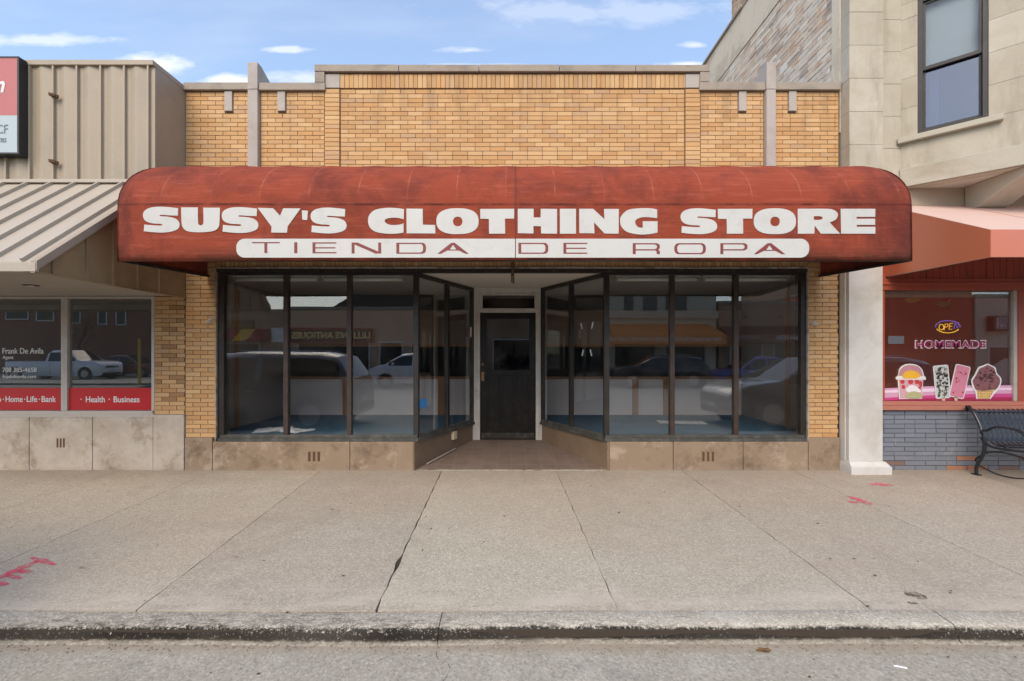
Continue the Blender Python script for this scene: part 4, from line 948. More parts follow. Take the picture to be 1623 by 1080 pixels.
# ================================================================== LEFT BUILDING (insurance office)
AG = thing("office_building", "insurance office with tan metal cladding, a sloping metal canopy and red-banded windows", "building", (-8, 0, 0))
def agency():
    x1 = -4.302; x0 = -13.0; yf = -.51
    # vertical cladding
    prof = []; x = x1; sp = .285
    prof.append((x1, .15)); prof.append((x1, yf)); x = x1-.065
    while x > x0:
        prof += [(x+.012, yf), (x+.010, yf-.032), (x-.010, yf-.032), (x-.012, yf+.0), (x-.06, yf+.004), (x-.135, yf-.020), (x-.16, yf-.020), (x-.235, yf+.003)]
        x -= sp
    prof.append((x0, yf)); prof.append((x0, .15))
    mb = MB(); mb.prism([(p[0], p[1]) for p in prof], 'z', 3.625, 5.01)
    mb.build("metal_cladding", M_metal, AG)
    MB().box(x0, x1+.004, yf-.04, yf+.03, 4.995, 5.055).box(x1-.03, x1+.004, yf+.031, .2, 4.995, 5.055).build("cap_flashing", M_metal, AG, bevel=.004)
    MB().box(x0, x1+.002, yf-.045, yf+.0, 3.585, 3.624).build("base_flashing", M_metal_lt, AG, bevel=.003)
    # standing-seam canopy
    ye, ze, yt, zt = -1.92, 2.36, yf-.0, 3.585
    sl = Vector((0, ye-yt, ze-zt)).normalized(); nn = Vector((0, sl.z, -sl.y)); nn = nn if nn.z > 0 else -nn
    mb = MB(); mb.hexa([(x0, ye, ze-.03), (x1+.05, ye, ze-.03), (x1+.05, yt, zt-.03), (x0, yt, zt-.03), (x0, ye, ze), (x1+.05, ye, ze), (x1+.05, yt, zt), (x0, yt, zt)])
    x = x1-.08
    while x > x0:
        A = Vector((x, ye, ze)); B = Vector((x, yt, zt)); u = Vector((.011, 0, 0)); h = nn*.034
        mb.hexa([A-u, A+u, B+u, B-u, A-u+h, A+u+h, B+u+h, B-u+h]); x -= sp
    mb.build("canopy_roof", M_metal_lt, AG)
    MB().box(x0, x1+.045, ye-.015, ye+.02, 2.27, ze-.01).build("eave_fascia", M_metal_lt, AG, bevel=.003)
    # gable end cladding with vertical ribs
    zb = 2.272
    mb = MB(); mb.prism([(ye+.02, zb+.005), (0, zb+.005), (0, zt-.03), (yt, zt-.03), (ye+.02, ze-.02)], 'x', x1-.04, x1)
    for d in (4.26, 4.6, 4.91, 5.23, 5.55, 5.58):
        y = d-6; z = ze+(y-ye)/(yt-ye)*(zt-ze) if y < yt else zt; mb.box(x1, x1+.02, y-.012, y+.012, zb+.01, z-.05)
    mb.build("gable_end", M_metal_dk, AG)
    rk = MB(); A = Vector((x1, ye-.01, ze)); B = Vector((x1, yt, zt))
    for (o0, o1, h0, h1) in ((.0, .055, -.075, .006), (-.002, .035, -.10, -.078)):
        q = []
        for z_ in (h0, h1):
            for P, o in ((A, o0), (A, o1), (B, o1), (B, o0)): q.append(P+Vector((o, 0, z_)))
        rk.hexa(q)
    rk.build("rake_trim", simple("tan_rake_trim", (.36, .29, .22), .5, .1, 3), AG)
    MB().box(x1-.0, x1+.022, ye+.01, -.002, zb-.012, zb+.006).build("gable_drip_edge", M_metal_dk, AG)
    MB().box(x0, x1-.001, ye+.021, -.012, 2.292, 2.315).build("soffit", M_soffit, AG)
    dl = MB().disc((pX(30, 5.0)+.1, -.96, 2.292), .07, .07, 'z', -.006).build("downlight", M_black, AG)
    MB().disc((pX(30, 5.0)+.1, -.96, 2.285), .03, .03, 'z', -.006).build("lamp", M_letter, dl)
    for py in (153, 258):
        xx, zz = pX(88, 5.45), pz(py, 5.45); mb = MB(); mb.box(xx-.03, xx+.03, yf-.07, yf-.032, zz-.012, zz+.012).box(xx-.055, xx-.01, yf-.06, yf-.045, zz+.0, zz+.03).box(xx+.01, xx+.05, yf-.06, yf-.04, zz-.03, zz+.01).tube([(xx-.03, yf-.08, zz+.02), (xx+.04, yf-.08, zz-.02)], .009, 6)
        mb.build("sign_clip", M_rust, AG)
    # brick strip
    mb = MB(); mb.box(-4.712, x1-.002, .010, .25, 0, 2.3); mb.box(x0, -4.712, .14, .25, 2.25, 2.3); mb.build("wall", M_mortar, AG)
    b = MB(); bricks(b, (0, .0, 0), (1, 0, 0), (0, -1, 0), -4.712, x1-.004, .735, 2.29, .197, .0577, BUFF+[(.36, .2, .09)]*3); b.build("brickwork", M_brick, AG)
    # windows
    zs, zh = .745, 2.29
    def window(xa, xb, lab):
        mb = MB(); mb.box(xa, xa+.04, .0, .07, zs+.035, zh).box(xb-.04, xb, .0, .07, zs+.035, zh).box(xa+.04, xb-.04, .0, .07, zh-.03, zh).box(xa, xb, -.03, .07, zs-.01, zs+.035)
        fr = mb.build("window", M_alu, AG, bevel=.003)
        MB().box(xa+.04, xb-.04, .035, .041, zs+.035, zh-.03).build("pane", M_glass, fr)
        return fr
    xm = pX(105, 6.02)
    w1 = window(xm-.0, -4.712, ""); w2 = window(-7.55, xm-.001, ""); w3 = window(-10, -7.551, "")
    z = lambda py: pz(py, 6.03); X = lambda px: pX(px, 6.03)
    for a, b, w_ in ((xm+.04, -4.752, w1), (-7.51, xm-.041, w2)):
        MB().box(a, b, .027, .032, z(650), z(615)).build("vinyl_band", M_vred, w_)
    text("Health", X(138), X(168), z(638), z(628.5), .025, M_letter, w1, "lettering", bold=.012)
    text("Business", X(182), X(223), z(638), z(628.5), .025, M_letter, w1, "lettering", bold=.012)
    text("o", X(-4), X(4), z(637.5), z(630.5), .025, M_letter, w2, "lettering", bold=.012)
    text("Home", X(11), X(38), z(637.5), z(628), .025, M_letter, w2, "lettering", bold=.012)
    text("Life", X(44.5), X(61), z(637.5), z(628), .025, M_letter, w2, "lettering", bold=.012)
    text("Bank", X(68), X(91), z(637.5), z(628), .025, M_letter, w2, "lettering", bold=.012)
    text("Aut", X(-24), X(-5), z(637.5), z(628), .025, M_letter, w2, "lettering", bold=.012)
    for px, w_ in ((130.5, w1), (175, w1), (7.5, w2), (41.2, w2), (64.5, w2)):
        MB().disc((X(px), .0255, z(633)), .008, .008, 'y', -.002, 10).build("dot", M_letter, w_)
    text("Frank De Avila", X(5), X(70), z(561), z(552), .032, M_letter, w2, "lettering", bold=.004)
    text("Agent", X(5), X(22.5), z(571), z(564), .032, M_letter, w2, "lettering")
    text("708 385-4658", X(5), X(59), z(590), z(583), .032, M_letter, w2, "lettering")
    text("frankdeavila.com", X(5), X(58), z(600), z(594), .032, M_letter, w2, "lettering")
    # stone base
    for a, b in ((x0, -7.2), (-7.192, pX(50)-.004), (pX(50)+.004, pX(150)-.004), (pX(150)+.004, -4.716)):
        MB().box(a, b, -.02, .2, -.03, .70).build("stone_base", M_bulk_pale, AG, bevel=.005)
    MB().box(-4.71, x1-.004, -.024, .2, -.03, .73).build("stone_base", M_bulk_pale, AG, bevel=.005)
    MB().box(x0, -4.70, -.026, .1, .70, .735).build("sill_course", M_alu, AG, bevel=.003)
    mb = MB()
    for j in (-1, 0, 1): mb.box(pX(100)+j*.042-.010, pX(100)+j*.042+.010, -.0235, -.018, .30, .42)
    mb.build("base_vent", M_rust, AG)
    # interior and shell
    mb = MB(); mb.box(x0, x1-.05, 3.5, 3.6, 0, 2.6).box(x0, x1-.05, .2, 3.5, .0, .04).box(x0, x1-.05, .1, 3.5, 2.55, 2.6).box(x1-.09, x1-.05, .26, 3.5, 0, 2.6); mb.build("office_interior", simple("office_wall", (.10, .10, .09), .8, .2, 1), AG)
    MB().box(x0, x1-.045, .151, 12, 2.61, 4.9).build("upper_volume", M_metal_dk, AG)
    mb = MB(); mb.box(-6.9, -6.0, 1.5, 2.2, .72, .77).box(-6.85, -6.8, 1.55, 2.15, .04, .72).box(-6.1, -6.05, 1.55, 2.15, .04, .72); mb.build("desk", M_wood, AG)
agency()
def box_sign():
    t = thing("box_sign", "faded red and white illuminated box sign with grey letters on the tan cladding", "sign", (-6.3, -.6, 3.9))
    d = 5.36; X1_ = -5.80; X0_ = -7.6; y0, y1 = -.64, -.512; za, zb = 3.885, 5.03
    MB().box(X0_, X1_, y0+.004, y1, za, zb).build("cabinet", M_black, t, bevel=.004)
    X = lambda px: pX(px, 5.355); Z = lambda py: pz(py, 5.355)
    MB().box(X0_, X1_-.02, y0-.002, y0+.003, za, za+.018).box(X0_, X1_, y0-.004, y0+.003, zb-.016, zb+.004).box(X1_-.022, X1_, y0-.003, y0+.003, za, zb-.017).build("retainer", M_frame, t)
    MB().box(X0_+.02, X1_-.024, y0-.001, y0+.003, Z(183)+.0, zb-.018).build("red_face", M_signred, t)
    MB().box(X0_+.02, X1_-.024, y0-.001, y0+.003, za+.019, Z(183)-.001).build("white_face", M_signwhite, t)
    text("m", X(-14), X(9), Z(147), Z(129), y0-.004, M_letter, t, "letter", bold=.03, shear=.25)
    text("F", X(7.5), X(13.5), Z(212), Z(198), y0-.004, M_signgrey, t, "letter")
    text("C", X(-2.5), X(5.5), Z(212), Z(198), y0-.004, M_signgrey, t, "letter")
    text("ces", X(-2), X(11), Z(226), Z(219), y0-.004, M_signgrey, t, "lettering", shear=.2)
box_sign()

# ================================================================== RIGHT BUILDING (limestone, ice cream shop)
RB = thing("stone_building", "limestone corner building with angled bay window above a red and grey ice cream shopfront", "building", (6, 0, 0))
def right_building():
    LIME = [(.46, .42, .335), (.48, .44, .355), (.45, .41, .325), (.47, .43, .345), (.43, .39, .305)]
    xa = 4.335
    # backing
    mb = MB(); mb.box(xa+.002, 4.765, -.148, .2, 3.25, 9).box(4.765, 5.16, .012, .2, 3.25, 9)
    mb.box(4.335, 12, .012, .2, 2.6, 3.75); mb.box(4.75, 12, .2, .22, 2.3, 9)
    mb.build("wall", M_mortar_lt, RB)
    b = MB()
    z = 4.22-.425*2
    while z < 8.6:
        bricks(b, (0, -.16, 0), (1, 0, 0), (0, -1, 0), xa, 4.77, z, z+.425, .435, .425, LIME, gap=.005, depth=.02, odd=0, offs=0)
        bricks(b, (xa, 0, 0), (0, -1, 0), (-1, 0, 0), 0.0, .158, z, z+.425, .2, .425, LIME, gap=.005, depth=.02, odd=0, offs=0)
        bricks(b, (0, 0, 0), (1, 0, 0), (0, -1, 0), 4.77, 5.16, z+.02, z+.445, .4, .425, LIME, gap=.005, depth=.02, odd=0, offs=0)
        z += .425
    # bay
    P0 = Vector((5.13, 0, 0)); d = Vector((.734, -.679, 0)).normalized(); n = Vector((-.679, -.734, 0)).normalized(); Lf = 1.26
    P1 = P0+d*Lf; w0, w1, wz0, wz1 = .165, .80, 4.36, 6.12
    zz = [3.72, 3.96, 4.36, 4.75, 5.14, 5.53, 5.92, 6.12, 6.5, 6.9, 7.3]
    for z0, z1 in zip(zz[:-1], zz[1:]):
        bricks(b, P0, d, n, 0, Lf, z0, z1, .55 if z0 > 4 else 1.3, z1-z0, LIME, gap=.004, depth=.03, odd=0, offs=.0, holes=[(w0, w1, wz0, wz1)])
        bricks(b, P1, (1, 0, 0), (0, -1, 0), 0, 2.4, z0, z1, .6, z1-z0, LIME, gap=.004, depth=.03, odd=0, offs=.3)
    b.build("stonework", M_stonebrick, RB)
    mb = MB(); 
    def fb(mb, u0, u1, o0, o1, z0, z1):
        P = lambda u, o, z: P0+d*u+n*o+Vector((0, 0, z)); mb.hexa([P(u0,o0,z0), P(u1,o0,z0), P(u1,o1,z0), P(u0,o1,z0), P(u0,o0,z1), P(u1,o0,z1), P(u1,o1,z1), P(u0,o1,z1)])
    fb(mb, 0, w0, -.2, -.012, 3.72, 8); fb(mb, w1, Lf, -.2, -.012, 3.72, 8); fb(mb, w0, w1, -.2, -.012, 3.72, wz0); fb(mb, w0, w1, -.2, -.012, wz1, 8)
    mb.box(P1.x, 8.5, P1.y+.012, P1.y+.2, 3.72, 8)
    mb.build("bay_wall", M_lime, RB)
    mb = MB(); mb.prism([(5.12, .1), (5.12, .002), (P1.x, P1.y+.015), (8.5, P1.y+.015), (8.5, .1)], 'z', 3.725, 3.78); mb.build("bay_soffit", M_recceil, RB)
    mb = MB(); fb(mb, -.01, Lf+.02, 0, .03, 3.715, 3.955); mb.build("bay_base_course", M_lime, RB, bevel=.006)
    mb = MB(); fb(mb, -.03, .92, .0, .075, 4.285, 4.355); mb.build("window_ledge", M_lime, RB, bevel=.006)
    # corbel under the bay
    pts = [(0, 3.40), (0, 3.72), (-.84, 3.72), (-.84, 3.64), (-.60, 3.60), (-.36, 3.50), (-.2, 3.42), (-.1, 3.40)]
    MB().prism(pts, 'x', 5.97, 6.35).build("corbel", M_lime, RB, bevel=.008)
    # double-hung window
    mb = MB(); ft = .05
    fb(mb, w0, w0+ft, -.10, -.015, wz0, wz1); fb(mb, w1-ft, w1, -.10, -.015, wz0, wz1); fb(mb, w0+ft, w1-ft, -.10, -.015, wz1-ft, wz1); fb(mb, w0+ft, w1-ft, -.10, -.015, wz0, wz0+ft)
    fr = mb.build("window", M_frame, RB, bevel=.003)
    mb = MB(); zm = 5.19; a, c = w0+ft, w1-ft
    for (o, z0, z1) in ((-.04, zm, wz1-ft), (-.075, wz0+ft, zm+.045)):
        fb(mb, a, a+.028, o-.025, o, z0, z1); fb(mb, c-.028, c, o-.025, o, z0, z1); fb(mb, a+.028, c-.028, o-.025, o, z0, z0+.045); fb(mb, a+.028, c-.028, o-.025, o, z1-.03, z1)
    mb.build("sash", M_frame, fr, bevel=.002)
    mb = MB(); fb(mb, a+.028, c-.028, -.058, -.054, zm+.045, wz1-ft-.03); mb.build("upper_pane", glass_mat("upper_sash_glass", (.85, .87, .88), .8), fr)
    mb = MB(); fb(mb, a+.028, c-.028, -.093, -.089, wz0+ft+.045, zm+.015); mb.build("lower_pane", glass_mat("bluish_glass", (.4, .42, .5), 1.0, .10), fr)
    mb = MB(); fb(mb, a, c, -.125, -.12, zm+.02, wz1-ft); mb.build("blind", simple("white_blind", (.42, .47, .48), .8, .03), fr)
    mb = MB(); fb(mb, a+.06, a+.15, -.16, -.14, wz0+.05, zm); mb.build("curtain", M_letter, fr)
    mb = MB(); fb(mb, w0-.1, w1+.3, -.6, -.58, 4.2, 6.3); mb.build("room_wall", simple("dim_room", (.10, .09, .13), .9, .2, 1), fr)
    # side wall above the store roof
    mb = MB(); mb.box(xa+.01, xa+.3, .0, 4.3, 4.4, 8.0).box(xa+.01, xa+.3, .0, 2.96, 8.0, 9.3); mb.build("side_wall", M_mortar_lt, RB)
    OLD = [(.60,.51,.41), (.66,.60,.52), (.56,.38,.27), (.60,.44,.33), (.46,.38,.30), (.68,.63,.55), (.62,.54,.45), (.54,.36,.25), (.42,.36,.31), (.64,.57,.48), (.68,.64,.58)]
    b = MB(); bricks(b, (xa, 0, 0), (0, 1, 0), (-1, 0, 0), .16, 4.3, 4.45, 7.24, .20, .072, OLD, gap=.006, depth=.02, jit=.004, odd=.15, col_jit=.12)
    bricks(b, (xa+.0, 0, 0), (0, 1, 0), (-1, 0, 0), 0.0, 2.97, 8.06, 9.3, .20, .068, [(.42, .25, .15), (.48, .32, .2), (.36, .22, .14)], gap=.008, depth=.02)
    b.build("old_brickwork", M_oldbrick, RB)
    pl = simple("stained_plaster", (.66, .58, .45), .9, .1, 2, .3, 40, dirt=(.30, .24, .17), dsc=1.6, damt=.6)
    MB().box(xa-.012, xa+.02, .0, 4.32, 7.245, 8.0).box(xa-.008, xa+.02, .0, .155, 4.45, 7.244).build("plaster_band", pl, RB)
    MB().box(xa-.05, xa+.3, 2.5, 4.36, 8.001, 8.05).box(xa-.03, xa+.3, 0, 2.499, 8.001, 8.045).build("side_coping", M_coping, RB, bevel=.006)
    # painted pilaster with plinth
    MB().box(4.33, 4.765, -.16, .011, .146, 3.25).box(4.322, 4.40, -.10, .010, .149, 3.25).build("pilaster", M_white, RB, bevel=.008)
    MB().prism([(4.315, 0)], 'z', 0, 0) if False else None
    mb = MB(); mb.hexa([(4.312,-.225,-.03), (4.83,-.225,-.03), (4.83,.01,-.03), (4.312,.01,-.03), (4.312,-.225,.09), (4.83,-.225,.09), (4.83,.01,.09), (4.312,.01,.09)])
    mb.hexa([(4.314,-.222,.0905), (4.826,-.222,.0905), (4.826,.009,.0905), (4.314,.009,.0905), (4.326,-.175,.15), (4.785,-.175,.15), (4.785,.009,.15), (4.326,.009,.15)])
    mb.build("plinth", M_white, RB, bevel=.006)
    # shopfront
    zc = lambda py: pz(py)
    GREY = [(.175,.195,.23), (.18,.20,.235), (.17,.19,.22), (.185,.205,.24)]
    b = MB(); bricks(b, (0, .0, 0), (1, 0, 0), (0, -1, 0), 4.768, 10, .19, .79, .275, .0625, GREY, gap=.010, depth=.03, jit=.004, odd=.1)
    bricks(b, (0, .0, 0), (1, 0, 0), (0, -1, 0), 4.768, 10, .0, .19, .275, .0625, GREY*3+[(.34,.16,.10), (.2,.13,.11)], gap=.010, depth=.03, jit=.004, odd=.1)
    b.build("grey_brickwork", M_graybrick, RB)
    MB().box(4.768, 10, .008, .2, -.03, .79).build("base_wall", M_graymortar, RB)
    MB().box(4.768, 10, -.05, .12, .792, .85).box(4.768, 10, -.02, .11, .851, .905).build("shop_sill", M_pinktrim, RB, bevel=.005)
    mb = MB(); mb.box(4.768, 4.92, -.0, .12, .906, 2.37).box(6.68, 6.86, .0, .12, .906, 2.37).box(4.768, 10, -.012, .12, 2.371, 2.52)
    mb.box(4.768, 10, -.03, -.013, 2.44, 2.47)
    wf = mb.build("shop_window", M_redtrim, RB, bevel=.004)
    MB().box(6.63, 6.679, .01, .06, .91, 2.368).build("inner_frame", M_alu, wf)
    MB().box(4.921, 6.63, .04, .046, .907, 2.369).build("pane", M_glass, wf)
    x = 4.77; mb = MB()
    while x < 8.5: mb.box(x, x+.082, .0+rnd.uniform(0, .003), .10, 2.521, 3.1); x += .088
    mb.box(4.77, 8.6, .02, .11, 2.521, 3.1)
    mb.build("plank_siding", M_redwall, RB)
    mb = MB(); mb.box(4.8, 9, 1.7, 1.75, .5, 2.9).box(4.8, 4.82, .13, 1.7, .5, 2.9).box(4.8, 9, .13, 1.7, 2.6, 2.65); mb.build("shop_interior", simple("red_interior", (.85, .19, .06), .7, .1, 2), RB)
    MB().box(4.8, 9, .1, 1.7, .5, .6).box(6.861, 10, .02, .3, .906, 2.37).build("shop_floor", M_redwall, RB)
    MB().box(4.36, 12, .3, 4.29, 4.6, 7.99).box(4.83, 12, 1.8, 12, 0, 4.6).build("building_mass", M_lime, RB)
    # window decals
    Xc = lambda px: pX(px, 6.035); Zc = lambda py: pz(py, 6.035)
    pk = simple("pink_vinyl_band", (.60, .32, .46), .4, .04); mg = simple("magenta_vinyl", (.52, .06, .22), .4, .05); dkr = simple("crimson_vinyl", (.33, .02, .07), .4, .05)
    yv = .036
    def wave(z0a, z0b, z1a, z1b):
        n = 16; t0 = [(4.922+(6.63-4.922)*i/n, z0a+(z0b-z0a)*i/n) for i in range(n+1)]
        t1 = [(4.922+(6.63-4.922)*i/n, z1a+(z1b-z1a)*i/n+.014*math.sin(i/n*math.pi)) for i in range(n+1)]
        return [t0+t1[::-1]]
    flat(wave(.909, .909, Zc(616), Zc(611)), yv, pk, wf, "vinyl_band", .0005)
    flat(wave(.909, .909, Zc(631), Zc(624)), yv-.002, mg, wf, "vinyl_band", .0005)
    flat(wave(.909, .909, Zc(635), Zc(630)), yv-.004, dkr, wf, "vinyl_band", .0005)
    flat(wave(Zc(623), Zc(618), Zc(619), Zc(615)), yv-.002, simple("pale_pink", (.78, .6, .72), .4, .03), wf, "vinyl_band", .0005)
    mroon = simple("maroon_vinyl", (.33, .015, .09), .4, .05)
    x0, x1, z0, z1 = Xc(1452), Xc(1562.5), Zc(551.5), Zc(540.5)
    text("HOMEMADE", x0-.012, x1+.012, z0-.011, z1+.011, yv-.001, simple("pale_pink_outline", (.80, .66, .70), .4, .03), wf, "lettering", bold=.055, ext=.0003, spacing=1.12)
    text("HOMEMADE", x0, x1, z0, z1, yv-.003, mroon, wf, "lettering", bold=.022, ext=.0005, spacing=1.12)
right_building()
def decals():
    Xc = lambda px: pX(px, 6.03); Zc = lambda py: pz(py, 6.03)
    def cp(pts): return [(Xc(1390+p[0]/4.91), Zc(440+p[1]/4.91))+tuple(p[2:]) for p in pts]      # crop coords of the detail view
    white = M_letter
    def sm(pts): return smooth_poly(cp(pts), 4)
    y = .029
    # 1 cup of fruit and ice
    t = thing("cup_decal", "window sticker of a domed cup of pink ice with mango and strawberries", "decal", (Xc(1443), .03, Zc(610)), group="dessert stickers on the ice cream shop window")
    flat([sm([(150,775,1),(165,765),(175,715),(210,682),(262,672),(320,685),(355,720),(368,765),(382,775,1),(380,792,1),(362,795,1),(350,946,1),(175,946,1),(163,795,1),(148,790,1)])], y, white, t, "sticker_outline")
    flat([sm([(170,765,1),(182,720),(212,692),(262,682),(318,693),(348,725),(358,768,1)])], y-.003, simple("dome_pink", (.55, .26, .30), .5, .35, 60), t, "dome")
    flat([sm([(200,775),(212,742),(262,722),(318,740),(335,770),(300,786),(240,788)])], y-.005, simple("mango_yellow", (.85, .45, .03), .5, .25, 40), t, "mango")
    flat([sm([(172,800,1),(358,800,1),(345,940,1),(182,940,1)])], y-.003, simple("cup_pink_ice", (.66, .38, .42), .5, .3, 45), t, "cup")
    for i, (cx, cz, rx, rz) in enumerate(((198,812,16,16),(262,812,20,18),(312,812,18,18),(205,852,14,16),(340,830,12,24),(330,860,12,10))):
        flat([cp([(p[0], p[1]) for p in superell(cx, cz, rx, rz, 2.2, 14)])], y-.006, simple("strawberry_red", (.55, .05, .05), .5, .3, 60) if i == 0 else bpy.data.materials["strawberry_red"], t, "strawberry")
    flat([sm([(225,870),(265,838),(310,852),(340,890),(280,905),(235,890)])], y-.0065, simple("whipped_cream", (.78, .74, .76), .6, .1, 30), t, "cream")
    flat([sm([(230,905),(280,886),(340,900),(345,938),(235,938)])], y-.0075, simple("fruit_mix", (.50, .47, .25), .6, .5, 60), t, "fruit")
    MB().box(Xc(1390+150/4.91), Xc(1390+380/4.91), y-.009, y-.004, Zc(440+797/4.91), Zc(440+788/4.91)).build("cup_rim", simple("cup_rim_pink", (.75, .60, .62), .4, .05), t)
    # 2/3 ice bars
    def bar(cx, cz, w_, h, rot, col, spots, lab, scol):
        t = thing("ice_bar_decal", lab, "decal", (Xc(1390+cx/4.91), .03, Zc(440+cz/4.91)), group="dessert stickers on the ice cream shop window")
        def box_(w2, h2, r_): 
            out = []
            for (a, b) in rrect(-w2/2, w2/2, -h2/2, h2/2, r_): out.append((cx+a*math.cos(rot)-b*math.sin(rot), cz+a*math.sin(rot)+b*math.cos(rot)))
            return out
        yy = y-(.0 if rot < 0 else .01)
        flat([cp(box_(w_+14, h+14, 16))], yy, white, t, "sticker_outline")
        flat([cp(box_(w_, h, 12))], yy-.003, col, t, "ice_bar")
        sx = cx-math.sin(rot)*(h/2+12); sz = cz+math.cos(rot)*(h/2+12)
        MB().box(Xc(1390+(sx-12)/4.91), Xc(1390+(sx+12)/4.91), yy-.002, yy+.001, .909, Zc(440+(sz-14)/4.91)).build("stick", M_plastic, t)
        r = random.Random(int(cx)); mb = MB()
        for i in range(spots):
            a, b = r.uniform(-.42, .42)*w_, r.uniform(-.45, .45)*h; px_, pz_ = cx+a*math.cos(rot)-b*math.sin(rot), cz+a*math.sin(rot)+b*math.cos(rot); s = r.uniform(3, 9) if spots < 30 else r.uniform(4, 13); th = r.uniform(0, 3)
            mb.face([(q[0], yy-.006, q[1]) for q in cp([(px_+math.cos(th+j*1.05)*s*(1 if j % 3 else .4), pz_+math.sin(th+j*1.05)*s) for j in range(6)])])
        mb.build("fleck", scol, t)
    bar(640, 810, 105, 245, .22, simple("strawberry_ice", (.62, .22, .30), .5, .15, 30), 16, "window sticker of a pink strawberry ice bar tilted to the right", simple("berry_fleck", (.35, .02, .04), .5, .3))
    bar(508, 812, 105, 245, -.09, simple("cookie_ice", (.55, .58, .55), .5, .25, 30), 85, "window sticker of a white cookies and cream ice bar left of the pink bar", simple("cookie_fleck", (.14, .12, .10), .6, .6, 50))
    # 4 cone
    t = thing("cone_decal", "window sticker of a waffle cone heaped with chocolate ice cream", "decal", (Xc(1563), .03, Zc(610)), group="dessert stickers on the ice cream shop window")
    flat([sm([(740,830),(735,800),(760,760),(790,700),(830,685),(860,672),(895,685),(925,705),(935,745),(965,780),(968,820),(945,875),(920,900),(885,946,1),(775,946,1),(765,885),(745,860)])], y, white, t, "sticker_outline")
    flat([sm([(750,828),(747,800),(770,765),(798,712),(830,697),(860,682),(890,695),(915,712),(925,750),(953,782),(957,818),(930,868),(880,884),(800,884),(770,872)])], y-.003, simple("chocolate_pink_ice", (.30, .12, .13), .5, .8, 26), t, "ice_cream")
    r = random.Random(2); mb = MB()
    for i in range(34):
        px_, pz_ = 850+r.gauss(0, 42), 780+r.gauss(0, 40); s = r.uniform(8, 20); th = r.uniform(0, 3)
        mb.face([(q[0], y-.006-.0001*i, q[1]) for q in cp([(px_+math.cos(th+j*1.05)*s*(1 if j % 3 else .4), pz_+math.sin(th+j*1.05)*s*.5) for j in range(6)])])
    mb.build("chocolate_swirl", simple("dark_chocolate", (.075, .025, .022), .5, .4, 60), t)
    wf = NT("waffle_cone"); b = wf.n("ShaderNodeTexBrick"); b.offset = 0; b.inputs["Scale"].default_value = 34; b.inputs["Brick Width"].default_value = 1; b.inputs["Row Height"].default_value = 1; b.inputs["Mortar Size"].default_value = .12; b.inputs["Color1"].default_value = (.62, .42, .14, 1); b.inputs["Color2"].default_value = (.7, .5, .2, 1); b.inputs["Mortar"].default_value = (.35, .2, .06, 1)
    x_, y_, z_ = wf.xyz()[:3]; cb = wf.n("ShaderNodeCombineXYZ"); wf.l(x_, cb.inputs[0]); wf.l(z_, cb.inputs[1]); wf.l(cb.outputs[0], b.inputs["Vector"])
    flat([sm([(778,878,1),(830,884),(915,872,1),(875,944,1),(785,944,1)])], y-.004, wf.fin(b.outputs["Color"], .6), t, "waffle_cone")
    # price slip
    o = flat([cp([(105,455),(228,455),(228,517),(105,517)])], y+.03, M_signgrey, None, "notice", .0005)
    tag(o, "small grey printed notice taped inside the ice cream shop window", "notice")
    # neon
    t = thing("neon_sign", "oval neon open sign with yellow letters and a violet arc in the shop window", "sign", (Xc(1510), .1, Zc(517)))
    yn = .085
    def em(name, col, s):
        m = bpy.data.materials.new(name); m.use_nodes = True; b = m.node_tree.nodes["Principled BSDF"]; b.inputs["Base Color"].default_value = (*col, 1); b.inputs["Emission Color"].default_value = (*col, 1); b.inputs["Emission Strength"].default_value = s; return m
    vi = em("violet_neon", (.16, .10, .42), .5); ye = em("yellow_neon", (.75, .42, .04), .55)
    def el(a0, a1, rx, rz, n=26): return [(Xc(1390+(585+rx*math.cos(R(a0+(a1-a0)*i/n)))/4.91), yn, Zc(440+(382-rz*math.sin(R(a0+(a1-a0)*i/n)))/4.91)) for i in range(n+1)]
    MB().tube(el(-5, 185, 96, 48), .006, 6).build("neon_tube", vi, t); MB().tube(el(200, 335, 92, 48), .006, 6).build("neon_tube", ye, t)
    def st(pts, m): MB().tube([(Xc(1390+p[0]/4.91), yn, Zc(440+p[1]/4.91)) for p in pts], .0052, 6).build("neon_letter", m, t)
    st([(535+19*math.cos(R(a)), 385+22*math.sin(R(a))) for a in range(0, 361, 30)], ye)
    st([(555,408),(565,360),(585,360),(588,375),(578,385),(562,385)], ye); st([(625,355),(602,356),(594,402),(618,402)], ye); st([(599,378),(618,378)], ye)
    st([(636,395),(642,352),(662,393),(670,350)], vi)
    MB().box(Xc(1488), Xc(1531), yn+.012, yn+.016, Zc(516), Zc(515)).tube([(Xc(1512), yn+.01, Zc(508)), (Xc(1505), yn+.01, 2.36)], .002, 4).build("backing_rail", M_black, t)
    # hanging ornaments inside
    for i, (px, py, c, rr) in enumerate(((1447, 475, (.6, .3, .04), .11), (1497, 482, (.35, .2, .05), .13), (1506, 476, (.6, .08, .03), .035))):
        mb = MB(); d = .45 if i != 2 else .3
        X_, Z_ = pX(px, 6+d), pz(py, 6+d); r = random.Random(i); pts = []
        mb.prism([(X_+rr*math.cos(2*math.pi*j/14)*r.uniform(.8, 1.1), Z_+.05*math.sin(2*math.pi*j/14)*r.uniform(.7, 1.1)*(.7 if i == 2 else 1)) for j in range(14)], 'y', d, d+.03)
        mb.tube([(X_, d+.015, Z_), (X_, d+.015, 2.6)], .002, 4)
        tag(mb.build("hanging_ornament", simple("ornament_%d" % i, c, .6, .2, 20)), ("orange paper ornament hanging at the left of the shop window", "olive paper ornament hanging above the neon sign", "small red bauble hanging above the neon sign")[i], "ornament")
decals()
